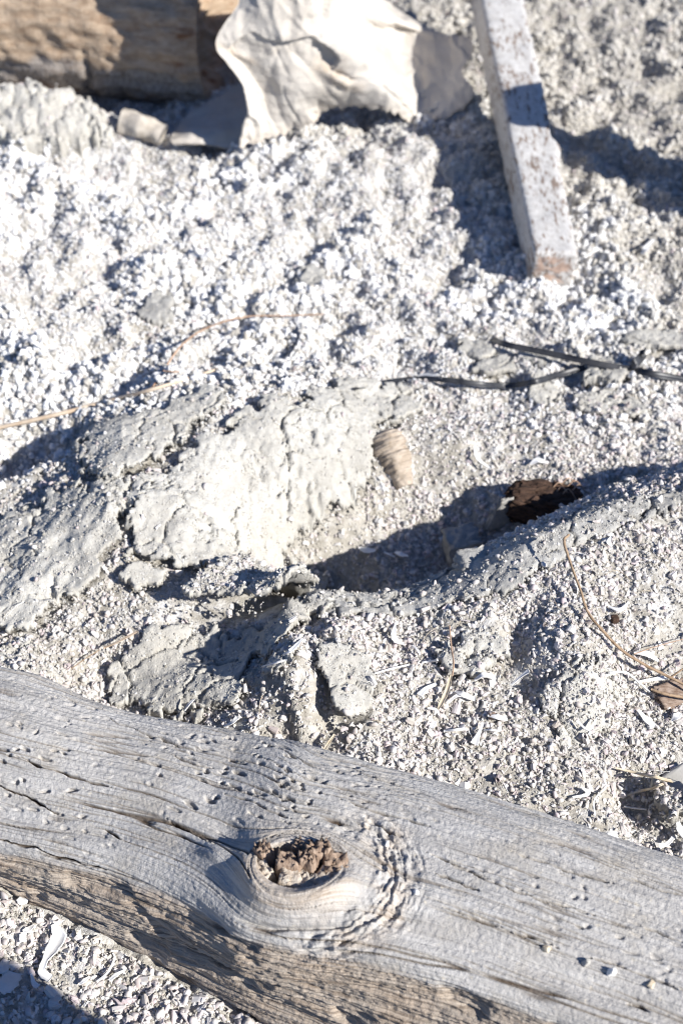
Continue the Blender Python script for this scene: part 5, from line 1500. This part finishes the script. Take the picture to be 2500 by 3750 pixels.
P_, r_, s_ = lay(340000, 0.0030, 0.0086, 0.22, 1.0, 0.25, cz=0.55)
wts = np.array([1.7] * 5 + [2.2] * 3 + [0.40] * 5); wts /= wts.sum()
scatter('shell_gravel', P_, r_, s_, rng.choice(len(shell_src), len(P_), p=wts), shell_src, 'white and pinkish broken barnacle shells covering the beach')
x, y = P_[:, 0], P_[:, 1]
P_, r_, s_ = lay(620000, 0.0014, 0.0040, 0.35, 1.5, 0.2)
scatter('silt_crumbs', P_, r_, s_, rng.integers(0, 4, len(P_)), crumb_src, 'small grey beige crumbs of silt between the shells')
xg, yg = frustum_points(900000, 0.9, 2.6)
kp = (samp(PMASK, xg, yg) > 0.6) & ~under_log(xg, yg) & (rng.random(len(xg)) < 0.35 + 0.65 * sst(-0.3, 0.3, fbm(xg * 25, yg * 25, 3, 1601)))
xg, yg = xg[kp], yg[kp]
sg = 0.0009 + 0.0019 * rng.random(len(xg)) ** 2.5
zg_ = samp(RZ, xg, yg) + sg * rng.uniform(-0.5, 0.05, len(xg))
scatter('crust_grains', np.stack([xg, yg, zg_], -1), rng.uniform(0, 6.28, (len(xg), 3)), np.repeat(sg[:, None], 3, 1) * (1 + 0.2 * rng.normal(size=(len(xg), 3))), rng.integers(0, 4, len(xg)), grain_src, 'fine pale grains bound into the crust slabs')
# salt crumbs of the upper field
x, y = frustum_points(400000, 1.3, 2.95)
kp = (rng.random(len(x)) < FARW(x, y)) & (samp(RP, x, y) < 0.5)
x, y = x[kp], y[kp]
pt_ = 0.12 + 0.88 * sst(-0.25, 0.35, fbm(x * 4.2, y * 4.2, 3, 91))
s = 0.0022 + (0.0022 + 0.0085 * pt_) * rng.random(len(x)) ** 3.4
z = samp(RZ, x, y) + s * rng.uniform(-0.2, 0.55, len(x))
scatter('salt_crumbs', np.stack([x, y, z], -1), rng.uniform(0, 6.28, (len(x), 3)), np.repeat(s[:, None], 3, 1) * (1 + 0.2 * rng.normal(size=(len(x), 3))), rng.integers(0, 4, len(x)), salt_src, 'white salty crumbs and clods over the upper beach')

# ------------------------------------------------------------------ hair-fine rootlets caught between the shells
fv, ff = [], []
xr, yr = frustum_points(900, 0.75, 1.75)
kr = ~under_log(xr, yr) & (samp(PMASK, xr, yr) < 0.5)
for x0, y0 in list(zip(xr[kr], yr[kr]))[:210]:
    a0_ = rng.uniform(0, 6.28); ln_ = rng.uniform(0.010, 0.038); bend = rng.normal(0, 1.1); nseg = 7
    px_, py_ = x0, y0; pts_ = []
    for k in range(nseg):
        pts_.append((px_, py_, float(samp(RZ, px_, py_)) + 0.0035 + 0.004 * math.sin(math.pi * k / (nseg - 1))))
        px_ += ln_ / nseg * math.cos(a0_); py_ += ln_ / nseg * math.sin(a0_); a0_ += bend / nseg
    r0 = rng.uniform(0.00018, 0.00042); b0_ = len(fv)
    for k, p in enumerate(pts_):
        for m_ in range(3):
            an = m_ * 2.094
            fv.append((p[0] + r0 * math.cos(an), p[1] + r0 * math.sin(an) * 0.7, p[2] + r0 * math.sin(an)))
    for k in range(nseg - 1):
        for m_ in range(3):
            ff.append((b0_ + k * 3 + m_, b0_ + k * 3 + (m_ + 1) % 3, b0_ + (k + 1) * 3 + (m_ + 1) % 3, b0_ + (k + 1) * 3 + m_))
half = len(ff) * 2 // 3 // 18 * 18
rl_ = mesh_obj('rootlets', np.array(fv), ff, [M['straw'], M['bone']], midx=[0 if (k // 18) % 3 == 0 else 1 for k in range(len(ff))])
tag(rl_, 'hair-fine pale rootlets and fibres lying among the shells', kind='stuff')
